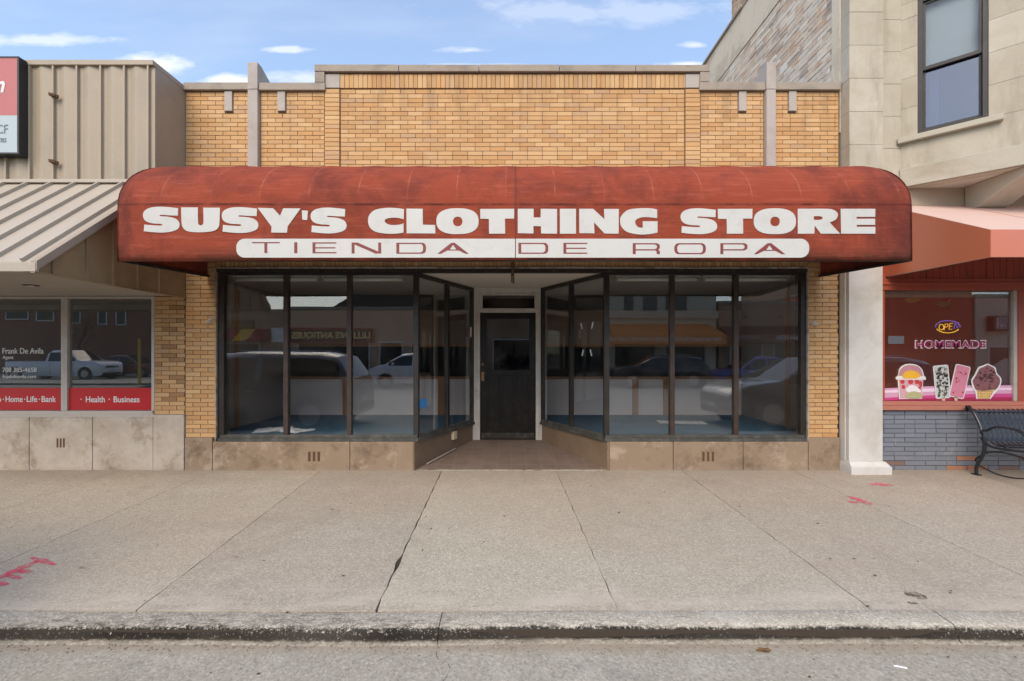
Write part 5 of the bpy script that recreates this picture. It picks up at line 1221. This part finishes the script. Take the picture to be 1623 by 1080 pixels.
def salmon_awning():
    t = thing("shop_awning", "salmon vinyl shed awning over the ice cream shopfront, beside the red barrel awning", "awning", (7, 0, 2.5))
    x0, x1 = 4.93, 10.0; yf = -1.31; zb, zv, zt = 2.53, 2.815, 3.48
    mb = MB(); mb.hexa([(x0, yf, zv-.003), (x1, yf, zv-.003), (x1, 0, zt-.003), (x0, 0, zt-.003), (x0, yf, zv), (x1, yf, zv), (x1, 0, zt), (x0, 0, zt)]); mb.build("top_panel", simple("sky_lit_vinyl", (.66, .47, .40), .45, .04, 2, spec=.6), t)  # same vinyl, sky light on the slope painted in as a paler pink
    mb = MB(); mb.box(x0+.004, x1, yf-.003, yf, zb, zv-.002); mb.build("valance", M_salmon, t)
    mb = MB(); mb.prism([(yf, zb), (0, zb+.02), (0, zt-.004), (yf, zv-.004)], 'x', x0, x0+.003); mb.build("side_panel", M_salmon, t)
    mb = MB(); mb.tube([(x0+.02, yf+.02, zb+.01), (x1, yf+.02, zb+.01)], .010, 6).tube([(x0+.02, yf+.02, zb+.01), (x0+.02, -.01, zb+.02)], .010, 6).tube([(x0+.02, yf+.02, zb+.01), (x0+.02, yf+.02, zv-.01)], .010, 6)
    for x in (5.0, 6.5, 8.0): mb.tube([(x, yf+.02, zv-.015), (x, -.01, zt-.015)], .010, 6)
    mb.build("awning_frame", M_alu, t)
    # seams on the top
    mb = MB()
    for x in (5.9, 7.1): mb.hexa([(x, yf, zv+.0005), (x+.012, yf, zv+.0005), (x+.012, 0, zt+.0005), (x, 0, zt+.0005), (x, yf, zv+.003), (x+.012, yf, zv+.003), (x+.012, 0, zt+.003), (x, 0, zt+.003)])
    mb.build("seam", M_salmon, t)
salmon_awning()

# ================================================================== BENCH
def bench():
    xb = 5.90; L_ = 1.8
    t = thing("bench", "black slatted steel bench with curved ends against the grey brick wall", "bench", (xb+L_/2, -.5, 0))
    # profile (y, z) from top of the back down and forward over the seat
    P = [(-.16, .79), (-.185, .775), (-.225, .70), (-.27, .60), (-.30, .50), (-.33, .44), (-.38, .41), (-.46, .405), (-.56, .415), (-.66, .43), (-.74, .435), (-.79, .42), (-.81, .385)]
    P = smooth_poly(P, 4)[:-8]
    mb = MB(); x = xb+.05
    back = [p for p in P if p[1] >= .455 and p[0] > -.42]; seat = [p for p in P if p not in back]
    for part, nm in ((back, "backrest"), (seat, "seat")):
        mb = MB(); x = xb+.055
        while x < xb+L_-.06:
            for a, b in zip(part[:-1], part[1:]):
                mb.hexa([(x, a[0]-.003, a[1]-.003), (x+.036, a[0]-.003, a[1]-.003), (x+.036, a[0]+.004, a[1]+.004), (x, a[0]+.004, a[1]+.004), (x, b[0]-.003, b[1]-.003), (x+.036, b[0]-.003, b[1]-.003), (x+.036, b[0]+.004, b[1]+.004), (x, b[0]+.004, b[1]+.004)])
            x += .062
        rail = [(part[0])] if nm == "backrest" else [part[-1], part[len(part)//2]]
        for q in rail: mb.tube([(xb+.02, q[0], q[1]), (xb+L_-.02, q[0], q[1])], .016, 8)
        q = part[-1] if nm == "backrest" else part[0]; mb.tube([(xb+.02, q[0]+.012, q[1]), (xb+L_-.02, q[0]+.012, q[1])], .012, 8)
        mb.build(nm, M_gloss, t)
    for xx in (xb, xb+L_):
        mb = MB(); mb.tube([(xx, p[0], p[1]) for p in smooth_poly([(-.10, .80), (-.17, .80), (-.225, .72), (-.28, .60), (-.315, .48), (-.32, .36), (-.30, .26), (-.25, .16), (-.22, .08), (-.215, .005)], 4)[:-4]], .017, 8, rx=.022)
        # arm
        mb.tube([(xx, p[0], p[1]) for p in smooth_poly([(-.31, .50), (-.36, .585), (-.46, .64), (-.60, .65), (-.74, .62), (-.80, .54), (-.82, .44), (-.83, .3), (-.84, .15), (-.85, .005)], 4)[:-4]], .014, 8, rx=.02)
        # seat carrier
        mb.tube([(xx, p[0], p[1]) for p in smooth_poly([(-.31, .48), (-.34, .42), (-.42, .385), (-.60, .39), (-.82, .42)], 4)[:-4]], .014, 8)
        # leg arch and low arch
        mb.tube([(xx, p[0], p[1]) for p in smooth_poly([(-.24, .16), (-.30, .27), (-.42, .33), (-.6, .345), (-.76, .32), (-.83, .24)], 4)[:-4]], .012, 8)
        mb.tube([(xx, p[0], p[1]) for p in smooth_poly([(-.25, .15), (-.36, .09), (-.52, .065), (-.7, .08), (-.84, .14)], 4)[:-4]], .009, 6)
        mb.build("end_frame", M_gloss, t, smooth=True)
        MB().box(xx-.03, xx+.03, -.26, -.18, wz(-.2)-.001, .006).box(xx-.03, xx+.03, -.90, -.80, wz(-.85)-.001, -.008).build("foot_plate", M_gloss, t)
bench()

# ================================================================== ACROSS THE STREET (seen in the shop windows)
M_win = simple("dark_window", (.02, .022, .025), .1, .1)
M_wframe = simple("white_window_frame", (.6, .6, .58), .5, .05)
FY = -21.3
def RX(px, d=27.3): return (px-812)*d/721
def RZ(py, d=27.3): return 1.54+(560-py)*d/721
def facade(name, label, x0, x1, top, wall, y=FY, depth=12, wins=(), cop=None, fr=M_wframe):
    t = thing(name, label, "building", ((x0+x1)/2, y, -.05))
    MB().box(x0, x1, y-depth, y, -.2, top).build("wall", wall, t)
    MB().box(x0-.05, x1+.05, y-depth, y+.08, top, top+.18).build("coping", cop or M_coping, t)
    for (a, b, z0, z1) in wins:
        f = MB().box(a-.08, b+.08, y+.003, y+.06, z0-.08, z0).box(a-.08, b+.08, y+.003, y+.06, z1, z1+.08).box(a-.08, a, y+.003, y+.06, z0, z1).box(b, b+.08, y+.003, y+.06, z0, z1).build("window", fr, t)
        MB().box(a, b, y+.002, y+.02, z0, z1).build("pane", M_win, f)
    return t
def rbrick(name, c1, c2, mort, bw=.3, rh=.09):
    t = NT(name); x, y, z = t.xyz()[:3]; cb = t.n("ShaderNodeCombineXYZ"); t.l(t.math('ADD', x, y), cb.inputs[0]); t.l(z, cb.inputs[1])
    b = t.n("ShaderNodeTexBrick"); b.inputs["Scale"].default_value = 1; b.inputs["Brick Width"].default_value = bw; b.inputs["Row Height"].default_value = rh; b.inputs["Mortar Size"].default_value = .01
    b.inputs["Color1"].default_value = (*c1, 1); b.inputs["Color2"].default_value = (*c2, 1); b.inputs["Mortar"].default_value = (*mort, 1); t.l(cb.outputs[0], b.inputs["Vector"])
    return t.fin(t.mix(t.math('MULTIPLY', t.noise(.8, 5), .3), b.outputs["Color"], k(c1, .6)), .9)
B_red = rbrick("dark_red_brick", (.30, .12, .08), (.25, .09, .06), (.25, .18, .13)); B_tan = rbrick("tan_brick", (.55, .38, .25), (.50, .34, .22), (.45, .36, .28)); B_brown = rbrick("brown_brick", (.40, .26, .17), (.35, .22, .14), (.33, .25, .18))
def across():
    # red brick building with lot
    t = facade("brick_building", "dark red brick building with white framed windows across the street", -48, -27, 8.5, B_red, y=-32, wins=[(RX(112, 38), RX(126, 38), 4.1, 5.6), (RX(157, 38), RX(169, 38), 4.0, 5.5), (RX(186, 38), RX(199, 38), 3.95, 5.4), (RX(60, 38), RX(85, 38), 4.3, 6), (RX(10, 38), RX(45, 38), 4.4, 6.4), (-29.9+.6, -28.3, .8, 2.4)])
    # awning shop
    t = facade("corner_shop", "brown corner shop with a red and yellow awning across the street", -19, -13.6, 4.0, B_brown, wins=[(-18, -15.2, .7, 2.1)])
    r1 = simple("dark_red_cloth", (.30, .03, .025), .7, .05); y1 = simple("yellow_cloth", (.75, .42, .04), .7, .05)
    for a, b, m in ((-17.6, -16.2, r1), (-16.2, -15.4, y1), (-15.4, -14.6, r1)):
        MB().hexa([(a, FY+1.0, 2.25), (b, FY+1.0, 2.25), (b, FY, 2.3), (a, FY, 2.3), (a, FY+1.0, 2.3), (b, FY+1.0, 2.3), (b, FY, 3.0), (a, FY, 3.0)]).build("awning_panel", m, t)
    MB().box(RX(354), RX(403), FY+.01, FY+.06, RZ(521), RZ(508)).build("sign_board", M_black, t); text("LA TAPATIA", RX(357), RX(400), RZ(519.5), RZ(510), FY+.065, y1, t, back=True)
    MB().box(RX(431), RX(451), FY+.01, FY+.09, RZ(543), RZ(520)).build("window_blind", M_letter, t)
    # antiques shop
    t = facade("antiques_shop", "tan brick antiques shop with a dark sign board across the street", -13.5, -2.0, 4.15, B_tan, wins=[(-12.8, -8.6, .5, 2.15), (-7.9, -6.6, .0, 2.15), (-6.0, -2.6, .5, 2.15)])
    sr = MB().box(RX(458), RX(594), FY+.02, FY+.10, RZ(544), RZ(520)).build("sign_frame", simple("red_sign_frame", (.40, .05, .03), .5, .05), t)
    MB().box(RX(461), RX(591), FY+.10, FY+.12, RZ(542), RZ(523)).build("sign_board", M_black, t)
    text("LILLIAN'S ANTIQUES", RX(464), RX(588), RZ(539), RZ(526), FY+.125, simple("gold_letters", (.95, .70, .28), .5, .05), t, back=True, bold=.03)
    # gabled house behind
    t = thing("gabled_house", "dark gabled house with a brick chimney behind the antiques shop", "house", (-9, -34, 0))
    MB().box(-15, -5, -40, -33, -.2, 5.2).build("wall", B_brown, t)
    rf = MB().prism([(-16, 5.0), (-10, 8.6), (-4.4, 5.0)], 'y', -40.4, -32.6).build("roof", simple("dark_shingle", (.05, .04, .038), .9, .3, 4), t)
    MB().box(RX(621, 39), RX(633, 39), -34.5, -33.8, 4, RZ(485, 39)).build("chimney", B_red, rf)
    # plain brick neighbour behind the van
    t = facade("brick_shop", "plain brown brick shop with wide dark windows across the street", -1.9, 5.3, 4.6, B_brown, wins=[(-1.2, 1.4, .4, 2.4), (2.6, 4.7, .4, 2.4)])
    # tan two-storey with orange awning
    t = facade("stone_shop", "two-storey tan stone building with an orange awning across the street", 5.4, 12.3, 8.5, M_cream, wins=[(RX(990), RX(1005), 4.0, 6.2), (RX(1020), RX(1043), 4.0, 6.2), (RX(1056), RX(1090), 4.0, 6.2), (6.2, 8.6, .5, 2.2), (9.3, 11.6, .5, 2.2)], fr=M_alu)
    MB().box(5.35, 12.35, FY+.005, FY+.25, RZ(505), RZ(494)).build("cornice", M_lime, t)
    og = simple("orange_cloth", (.70, .20, .02), .6, .06)
    a, b = RX(966), RX(1145)*.985
    MB().hexa([(a, FY+1.1, RZ(546)), (b, FY+1.1, RZ(546)), (b, FY, RZ(546)), (a, FY, RZ(546)), (a, FY+1.1, RZ(533)), (b, FY+1.1, RZ(533)), (b-.6, FY, RZ(514)), (a, FY, RZ(514))]).build("awning_cloth", og, t)
    text("708-926-5490 | AUTO • HOME • HEALTH • LIFE • BUSINESS", 4.6, b-.25, RZ(543), RZ(536), FY+1.11, M_letter, t, back=True, bold=.02)
    # saloon
    t = facade("saloon", "low brown saloon with a dark red band and gooseneck lamps across the street", 12.5, 18.2, 4.5, B_brown, wins=[(13.2, 15.0, .4, 2.2), (15.8, 17.4, .4, 2.2)])
    MB().hexa([(12.5, FY+.9, RZ(545)), (18.2, FY+.9, RZ(545)), (18.2, FY, RZ(545)), (12.5, FY, RZ(545)), (12.5, FY+.9, RZ(530)), (18.2, FY+.9, RZ(530)), (18.2, FY, RZ(517)), (12.5, FY, RZ(517))]).build("awning_cloth", simple("maroon_cloth", (.12, .018, .018), .7, .1), t)
    text("VIDEO GAMING", RX(1153), RX(1193), RZ(538), RZ(533), FY+.91, M_letter, t, back=True); text("PLAY SALOON", RX(1218), RX(1273), RZ(539), RZ(532.5), FY+.91, M_letter, t, back=True, bold=.02)
    for px in (1175, 1230):
        x = RX(px); MB().tube([(x, FY, 3.9), (x, FY+.3, 4.1), (x, FY+.55, 3.95), (x, FY+.6, 3.7)], .02, 6).disc((x, FY+.6, 3.72), .05, .2, 'z', -.15).build("gooseneck_lamp", M_black, t)
    # red building, cream building with a sign
    t = facade("red_building", "dark red sided building across the street", 18.4, 27.7, 5.2, simple("dark_red_siding", (.50, .10, .05), .7, .1, 1), wins=[(19.5, 22, .5, 2.2)])
    t = facade("cream_building", "cream building with a black framed letter-board sign across the street", 27.9, 36, 4.9, M_cream, wins=[(RX(1570, 27.3), RX(1620), .2, 1.9)])
    t = facade("back_brick_building", "tall brown brick building rising behind the cream one", 24, 36, 10, B_brown, y=-33.5, depth=8, wins=[(33, 34.6, 4.5, 7)])
    s = thing("letter_board_sign", "black framed letter-board sign on the cream building across the street", "sign", (30, FY+.3, 3))
    a, b, z0, z1 = RX(1578, 26.8), RX(1622, 26.8), RZ(524, 26.8), RZ(501, 26.8)
    MB().box(a, b, FY+.1, FY+.5, z0, z1).build("cabinet", M_black, s); MB().box(a+.15, b-.1, FY+.5, FY+.52, z0+.1, z1-.1).build("sign_face", M_signwhite, s)
    text("MIXED", a+.25, b-.2, z0+.45, z1-.15, FY+.525, M_black, s, back=True, bold=.03); text("CHOC 2", a+.25, b-.2, z0+.13, z0+.42, FY+.525, M_black, s, back=True, bold=.03)
across()
def bare_tree(x, y, h, seed, label, group):
    t = thing("bare_tree", label, "tree", (x, y, -.2), group=group)
    r = random.Random(seed); tr = MB(); cr = MB()
    def grow(mb, p, d, ln, rad, lv):
        pts = [p]; rr = [rad]; q = p.copy(); dd = d.copy()
        for i in range(4):
            dd = (dd+Vector((r.uniform(-.18, .18), r.uniform(-.18, .18), r.uniform(-.05, .15)))).normalized(); q = q+dd*ln/4; pts.append(q.copy()); rr.append(rad*(1-.13*(i+1)))
        mb.tube(pts, rr, 6 if lv < 2 else 4)
        if lv < 5:
            for i in range(3 if lv < 4 else 4):
                a = r.uniform(0, 6.28); nd = (dd+Vector((math.cos(a), math.sin(a), r.uniform(-.1, .5)))*r.uniform(.5, .9)).normalized()
                grow(cr, pts[r.choice((2, 3, 4))] if i else pts[4], nd, ln*r.uniform(.55, .75), rad*.5, lv+1)
    grow(tr, Vector((x, y, -.2)), Vector((0, 0, 1)), h*.36, h*.022, 0)
    m = bpy.data.materials.get("grey_bark") or simple("grey_bark", (.09, .07, .055), .95, .3, 8)
    tr.build("trunk", m, t); cr.build("crown", m, t)
bare_tree(15.5, -36, 12, 1, "bare grey tree behind the saloon roof", "bare trees across the street")
bare_tree(19.5, -34, 11, 2, "bare grey tree behind the red sided building", "bare trees across the street")
bare_tree(-32.5, -28.6, 5.5, 3, "small bare tree in front of the dark red brick building", "bare trees across the street")
def pole():
    t = thing("utility_pole", "wooden utility pole with crossarm behind the antiques shop", "pole", (-7.2, -36, -.2))
    MB().tube([(-7.2, -32, -.2), (-7.2, -32, 9)], .14, 8).build("pole", M_wood, t); MB().box(-8.3, -6.1, -32.06, -31.94, 8.2, 8.32).build("crossarm", M_wood, t)
    o = tag(MB().box(RX(219, 23.8)-.05, RX(219, 23.8)+.05, -17.9, -17.8, -.2, 2.27).disc((RX(219, 23.8), -17.85, 2.27), .06, .02, 'z', .05).build("yellow_post", simple("yellow_paint", (.6, .38, .03), .5, .1)), "slim yellow metal post at the opposite kerb near the side lot", "post")
    tag(MB().box(-50, -19.6, -31, -18.2, -.19, -.15).build("side_lot", M_road), kind='structure')
pole()
# --- cars
M_tyre = simple("tyre_rubber", (.015, .015, .015), .85, .2, 20); M_rim = simple("alloy_rim", (.45, .45, .46), .3, .05, 5, metal=.8); M_cglass = simple("car_glass", (.012, .015, .018), .06, .05, 2, spec=.8)
M_lamp = simple("headlight_lens", (.75, .78, .8), .1, .05, 8, spec=.8); M_tail = simple("tail_light_lens", (.4, .01, .01), .15, .1, 8)
def paint(name, col): 
    m = simple(name, col, .28, .03, 2); b = m.node_tree.nodes["Principled BSDF"]; b.inputs["Coat Weight"].default_value = .8; b.inputs["Coat Roughness"].default_value = .05; return m
def lerp(t, pts):
    for (a, va), (b, vb) in zip(pts[:-1], pts[1:]):
        if t <= b: return va+(vb-va)*((t-a)/(b-a) if b > a else 0)
    return pts[-1][1]
def car(name, label, cat, loc, front, L_, W, H, col, style, group):
    """a lofted body; local x is forward, front +1 faces +X"""
    t = thing(name, label, cat, loc, 0 if front > 0 else math.pi, group)
    h = L_/2; wr = .37 if style in ('suv', 'pickup') else .32
    B = {'suv': 1.02, 'van': 1.04, 'sedan': .90, 'pickup': 1.12}[style]
    # (distance from the nose, height) for the belt line and for the roof line
    if style == 'suv': belt = [(0, B-.34), (.12, B-.16), (.5, B-.06), (1.15, B+.0), (L_-.2, B+.05), (L_, B-.02)]; roof = [(0, B-.32), (.12, B-.12), (.5, B-.02), (1.12, B+.06), (1.95, H-.05), (2.5, H), (L_-.75, H-.02), (L_-.38, H-.10), (L_-.06, B+.12), (L_, B)]; cab = (1.25, L_-.28)
    elif style == 'van': belt = [(0, B-.34), (.1, B-.16), (.45, B-.02), (.9, B+.04), (L_, B+.04)]; roof = [(0, B-.32), (.1, B-.12), (.45, B+.02), (.85, B+.12), (1.6, H-.06), (2.1, H), (L_-.2, H), (L_-.05, H-.1), (L_, B+.1)]; cab = (1.0, 2.15)
    elif style == 'sedan': belt = [(0, B-.30), (.15, B-.16), (.6, B-.08), (1.25, B-.0), (L_-.3, B+.06), (L_, B-.05)]; roof = [(0, B-.28), (.15, B-.12), (.6, B-.04), (1.25, B+.05), (2.05, H-.03), (2.6, H), (3.2, H-.04), (L_-.75, B+.17), (L_-.1, B+.07), (L_, B-.03)]; cab = (1.4, L_-.9)
    else: belt = [(0, B-.36), (.1, B-.12), (.4, B-.02), (1.4, B+.03), (L_, B+.0)]; roof = [(0, B-.34), (.1, B-.08), (.4, B+.02), (1.4, B+.08), (2.1, H-.04), (2.5, H), (3.15, H-.01), (3.32, H-.12), (3.38, B+.03), (L_, B+.02)]; cab = (1.55, 3.2)
    xs = sorted(set([0, .04, .12, .25, .4, .6, .85, 1.0, 1.15, L_-.06, L_-.15, L_-.38, L_-.75, L_]+[p[0] for p in roof]+[cab[0], cab[1]]+[cab[0]+(cab[1]-cab[0])*f for f in (.12, .25, .38, .47, .51, .65, .78, .9)]+([3.0, 4.0, 5.0] if L_ > 5.2 else [])))
    wid = lambda d: W/2*lerp(min(d, L_-d), [(0, .80), (.08, .90), (.3, .97), (.8, 1.0), (9, 1.0)])
    secs = []
    for d in xs:
        x = h-d; w_ = wid(d); b = lerp(d, belt); r = max(lerp(d, roof), b+.015); bot = .30 if min(d, L_-d) < .1 else .22
        g = r-b; yt = w_*.93-g*.30
        secs.append([(x, w_*.90, bot), (x, w_*.975, .42), (x, w_, .62), (x, w_*.985, max(.66, b-.09)), (x, w_*.945, b), (x, w_*.93-g*.22, b+g*.80), (x, yt*.90, b+g*.965), (x, yt*.5, r+.012), (x, 0, r+.018)])
    n = len(xs); body = MB(); glass_s = {1: [], -1: []}; scr = []; rear = []
    slope = lambda d0, d1: abs(lerp(d1, roof)-lerp(d0, roof))/max(d1-d0, .01)
    for s in (1, -1):
        for i in range(n-1):
            dm = (xs[i]+xs[i+1])/2; g = max(lerp(dm, roof)-lerp(dm, belt), 0)
            for j in range(8):
                q = [secs[i][j], secs[i+1][j], secs[i+1][j+1], secs[i][j+1]]; q = [(p[0], p[1]*s, p[2]) for p in q]
                incab = cab[0] <= dm <= cab[1]; f = (dm-cab[0])/(cab[1]-cab[0])
                if j == 4 and incab and g > .18 and not (.47 < f < .51 and style != 'van'): glass_s[s].append(q); continue
                if j >= 6 and g > .06 and slope(xs[i], xs[i+1]) > .32 and dm > .9 and style and dm < L_-.03:
                    (scr if dm < L_*.55 else rear).append(q)
                    if not (style == 'pickup' and dm > L_*.55): continue
                body.face(q)
    for k_ in (0, n-1): body.face([(p[0], p[1], p[2]) for p in secs[k_]]+[(p[0], -p[1], p[2]) for p in secs[k_][::-1]])
    def weld(mb, nm, m, smooth=True, parent=t):
        o = mb.build(nm, m, parent, local=True, recalc=False); bm = bmesh.new(); bm.from_mesh(o.data); bmesh.ops.remove_doubles(bm, verts=bm.verts, dist=.0008); bmesh.ops.recalc_face_normals(bm, faces=bm.faces); bm.to_mesh(o.data); bm.free()
        if smooth:
            for p in o.data.polygons: p.use_smooth = True
        return o
    weld(body, "body", col)
    for s in (1, -1):
        if glass_s[s]:
            mb = MB(); [mb.face(q) for q in glass_s[s]]; weld(mb, "side_window", M_cglass)
    if scr: mb = MB(); [mb.face(q) for q in scr]; weld(mb, "windscreen", M_cglass)
    if rear and style not in ('pickup', 'van'): mb = MB(); [mb.face(q) for q in rear]; weld(mb, "rear_window", M_cglass)
    elif rear and style == 'van': mb = MB(); [mb.face(q) for q in rear]; weld(mb, "rear_panel", col)
    xf, xr = h-.88, -h+.85
    for s in (1, -1):
        for x in (xf, xr):
            MB().disc((x, s*(W/2-.16), wr), wr+.07, wr+.07, 'y', s*.166, 28).build("wheel_arch", M_black, t, local=True)
            w_ = MB().disc((x, s*(W/2-.20), wr), wr, wr, 'y', s*.215, 28).build("wheel", M_tyre, t, local=True, bevel=.03)
            rim = MB().disc((x, s*(W/2+.0), wr), wr*.66, wr*.62, 'y', s*.02, 20)
            rim.build("rim", M_rim, w_, local=True)
        hz = lerp(.12, belt)
        y0 = wid(.1)*.60; y1 = wid(.3)*.97
        MB().hexa([(h-.04, s*y0, hz-.16), (h-.30, s*y1, hz-.16), (h-.32, s*(y1-.06), hz-.16), (h-.10, s*y0, hz-.16), (h-.09, s*y0, hz-.03), (h-.42, s*(y1+.006), hz+.0), (h-.44, s*(y1-.06), hz+.0), (h-.15, s*y0, hz-.03)]).build("headlight", M_lamp, t, local=True, bevel=.01)
        yt0, yt1 = wid(.02)*.72, wid(.1)*1.0
        MB().hexa([(-h-.012, s*yt0, .80), (-h+.20, s*yt1, .80), (-h+.22, s*(yt1-.06), .80), (-h+.03, s*yt0, .80), (-h-.005, s*yt0, .98), (-h+.20, s*yt1, 1.0), (-h+.22, s*(yt1-.06), 1.0), (-h+.03, s*yt0, .98)]).build("tail_light", M_tail, t, local=True)
        xm = h-cab[0]-.25
        MB().box(xm-.05, xm+.05, min(s*(W/2-.05), s*(W/2+.15)), max(s*(W/2-.05), s*(W/2+.15)), B+.06, B+.21).build("wing_mirror", col, t, local=True, bevel=.03)
        mb = MB(); xd = h-cab[0]-(cab[1]-cab[0])*.49
        for x in (xd, h-cab[0]-.05, h-cab[1]+.15): mb.box(x-.004, x+.004, min(s*(W/2-.02), s*(W/2+.002)), max(s*(W/2-.02), s*(W/2+.002)), .36, B-.09)
        mb.build("door_gap", M_black, t, local=True)
        MB().box(xd+.06, xd+.22, min(s*(W/2-.02), s*(W/2+.02)), max(s*(W/2-.02), s*(W/2+.02)), B-.16, B-.13).build("door_handle", M_rim, t, local=True)
        if style == 'suv': MB().tube([(-h+.8, s*(W/2*.66), H+.02), (h-2.4, s*(W/2*.66), H+.03)], .015, 6).build("roof_rail", M_rim, t, local=True)
    gz = lerp(.05, belt)
    MB().box(h-.06, h+.012, -W*.24, W*.24, gz-.16, gz-.04).build("grille", M_black, t, local=True, bevel=.01)
    MB().box(h-.06, h+.018, -W*.24, W*.24, gz-.105, gz-.085).build("chrome_bar", M_rim, t, local=True)
    MB().box(h-.10, h+.02, -W*.34, W*.34, .30, .42).build("air_intake", M_black, t, local=True, bevel=.01)
    MB().box(h+.018, h+.026, -.16, .16, .44, .54).build("number_plate", M_signwhite, t, local=True); MB().box(-h-.02, -h-.005, -.16, .16, .60, .70).build("number_plate", M_signwhite, t, local=True)
    MB().box(-h-.03, -h+.15, -W*.38, W*.38, .36, .54).build("rear_bumper", M_black, t, local=True, bevel=.03)
    if style == 'pickup': MB().box(-h+.1, h-3.45, -W/2+.16, W/2-.16, B-.1, B+.05).build("cargo_bed", M_black, t, local=True)
    return t
GC = "cars parked along the near kerb"; GF = "cars parked along the far kerb"
rz_ = -.152
car("parked_car", "dark grey people carrier parked at the near kerb left of the camera", "car", (-5.95, -4.62, rz_), -1, 4.95, 1.95, 1.72, paint("grey_paint", (.035, .036, .04)), 'suv', GC)
car("parked_car", "grey crossover with big headlights parked at the near kerb right of the camera", "car", (7.15, -4.65, rz_), -1, 4.8, 1.9, 1.62, paint("mid_grey_paint", (.08, .08, .085)), 'suv', GC)
car("parked_car", "black saloon parked at the near kerb in front of the ice cream shop", "car", (12.6, -4.65, rz_), -1, 4.8, 1.85, 1.60, paint("black_paint", (.02, .022, .026)), 'sedan', GC)
car("parked_van", "small white delivery van parked across the street", "van", (-4.75, -16.85, rz_), -1, 4.5, 1.8, 1.70, paint("white_paint", (.75, .76, .78)), 'van', GF)
car("parked_car", "black estate car parked across the street by the orange awning", "car", (7.3, -16.85, rz_), -1, 4.7, 1.85, 1.58, paint("black_paint_two", (.015, .015, .017)), 'suv', GF)
car("parked_car", "bright blue car parked across the street by the saloon", "car", (12.2, -16.85, rz_), -1, 4.6, 1.8, 1.52, paint("blue_paint", (.02, .05, .32)), 'sedan', GF)
car("pickup_truck", "white pickup truck in the side lot across the street", "truck", (-29, -23.5, rz_+.03), 1, 6.1, 2.0, 1.85, paint("white_paint_two", (.72, .74, .78)), 'pickup', None)
car("parked_car", "dark red car beside the pickup in the side lot", "car", (-27.3, -26.6, rz_+.03), 1, 4.7, 1.85, 1.55, paint("red_paint", (.16, .015, .015)), 'sedan', None)
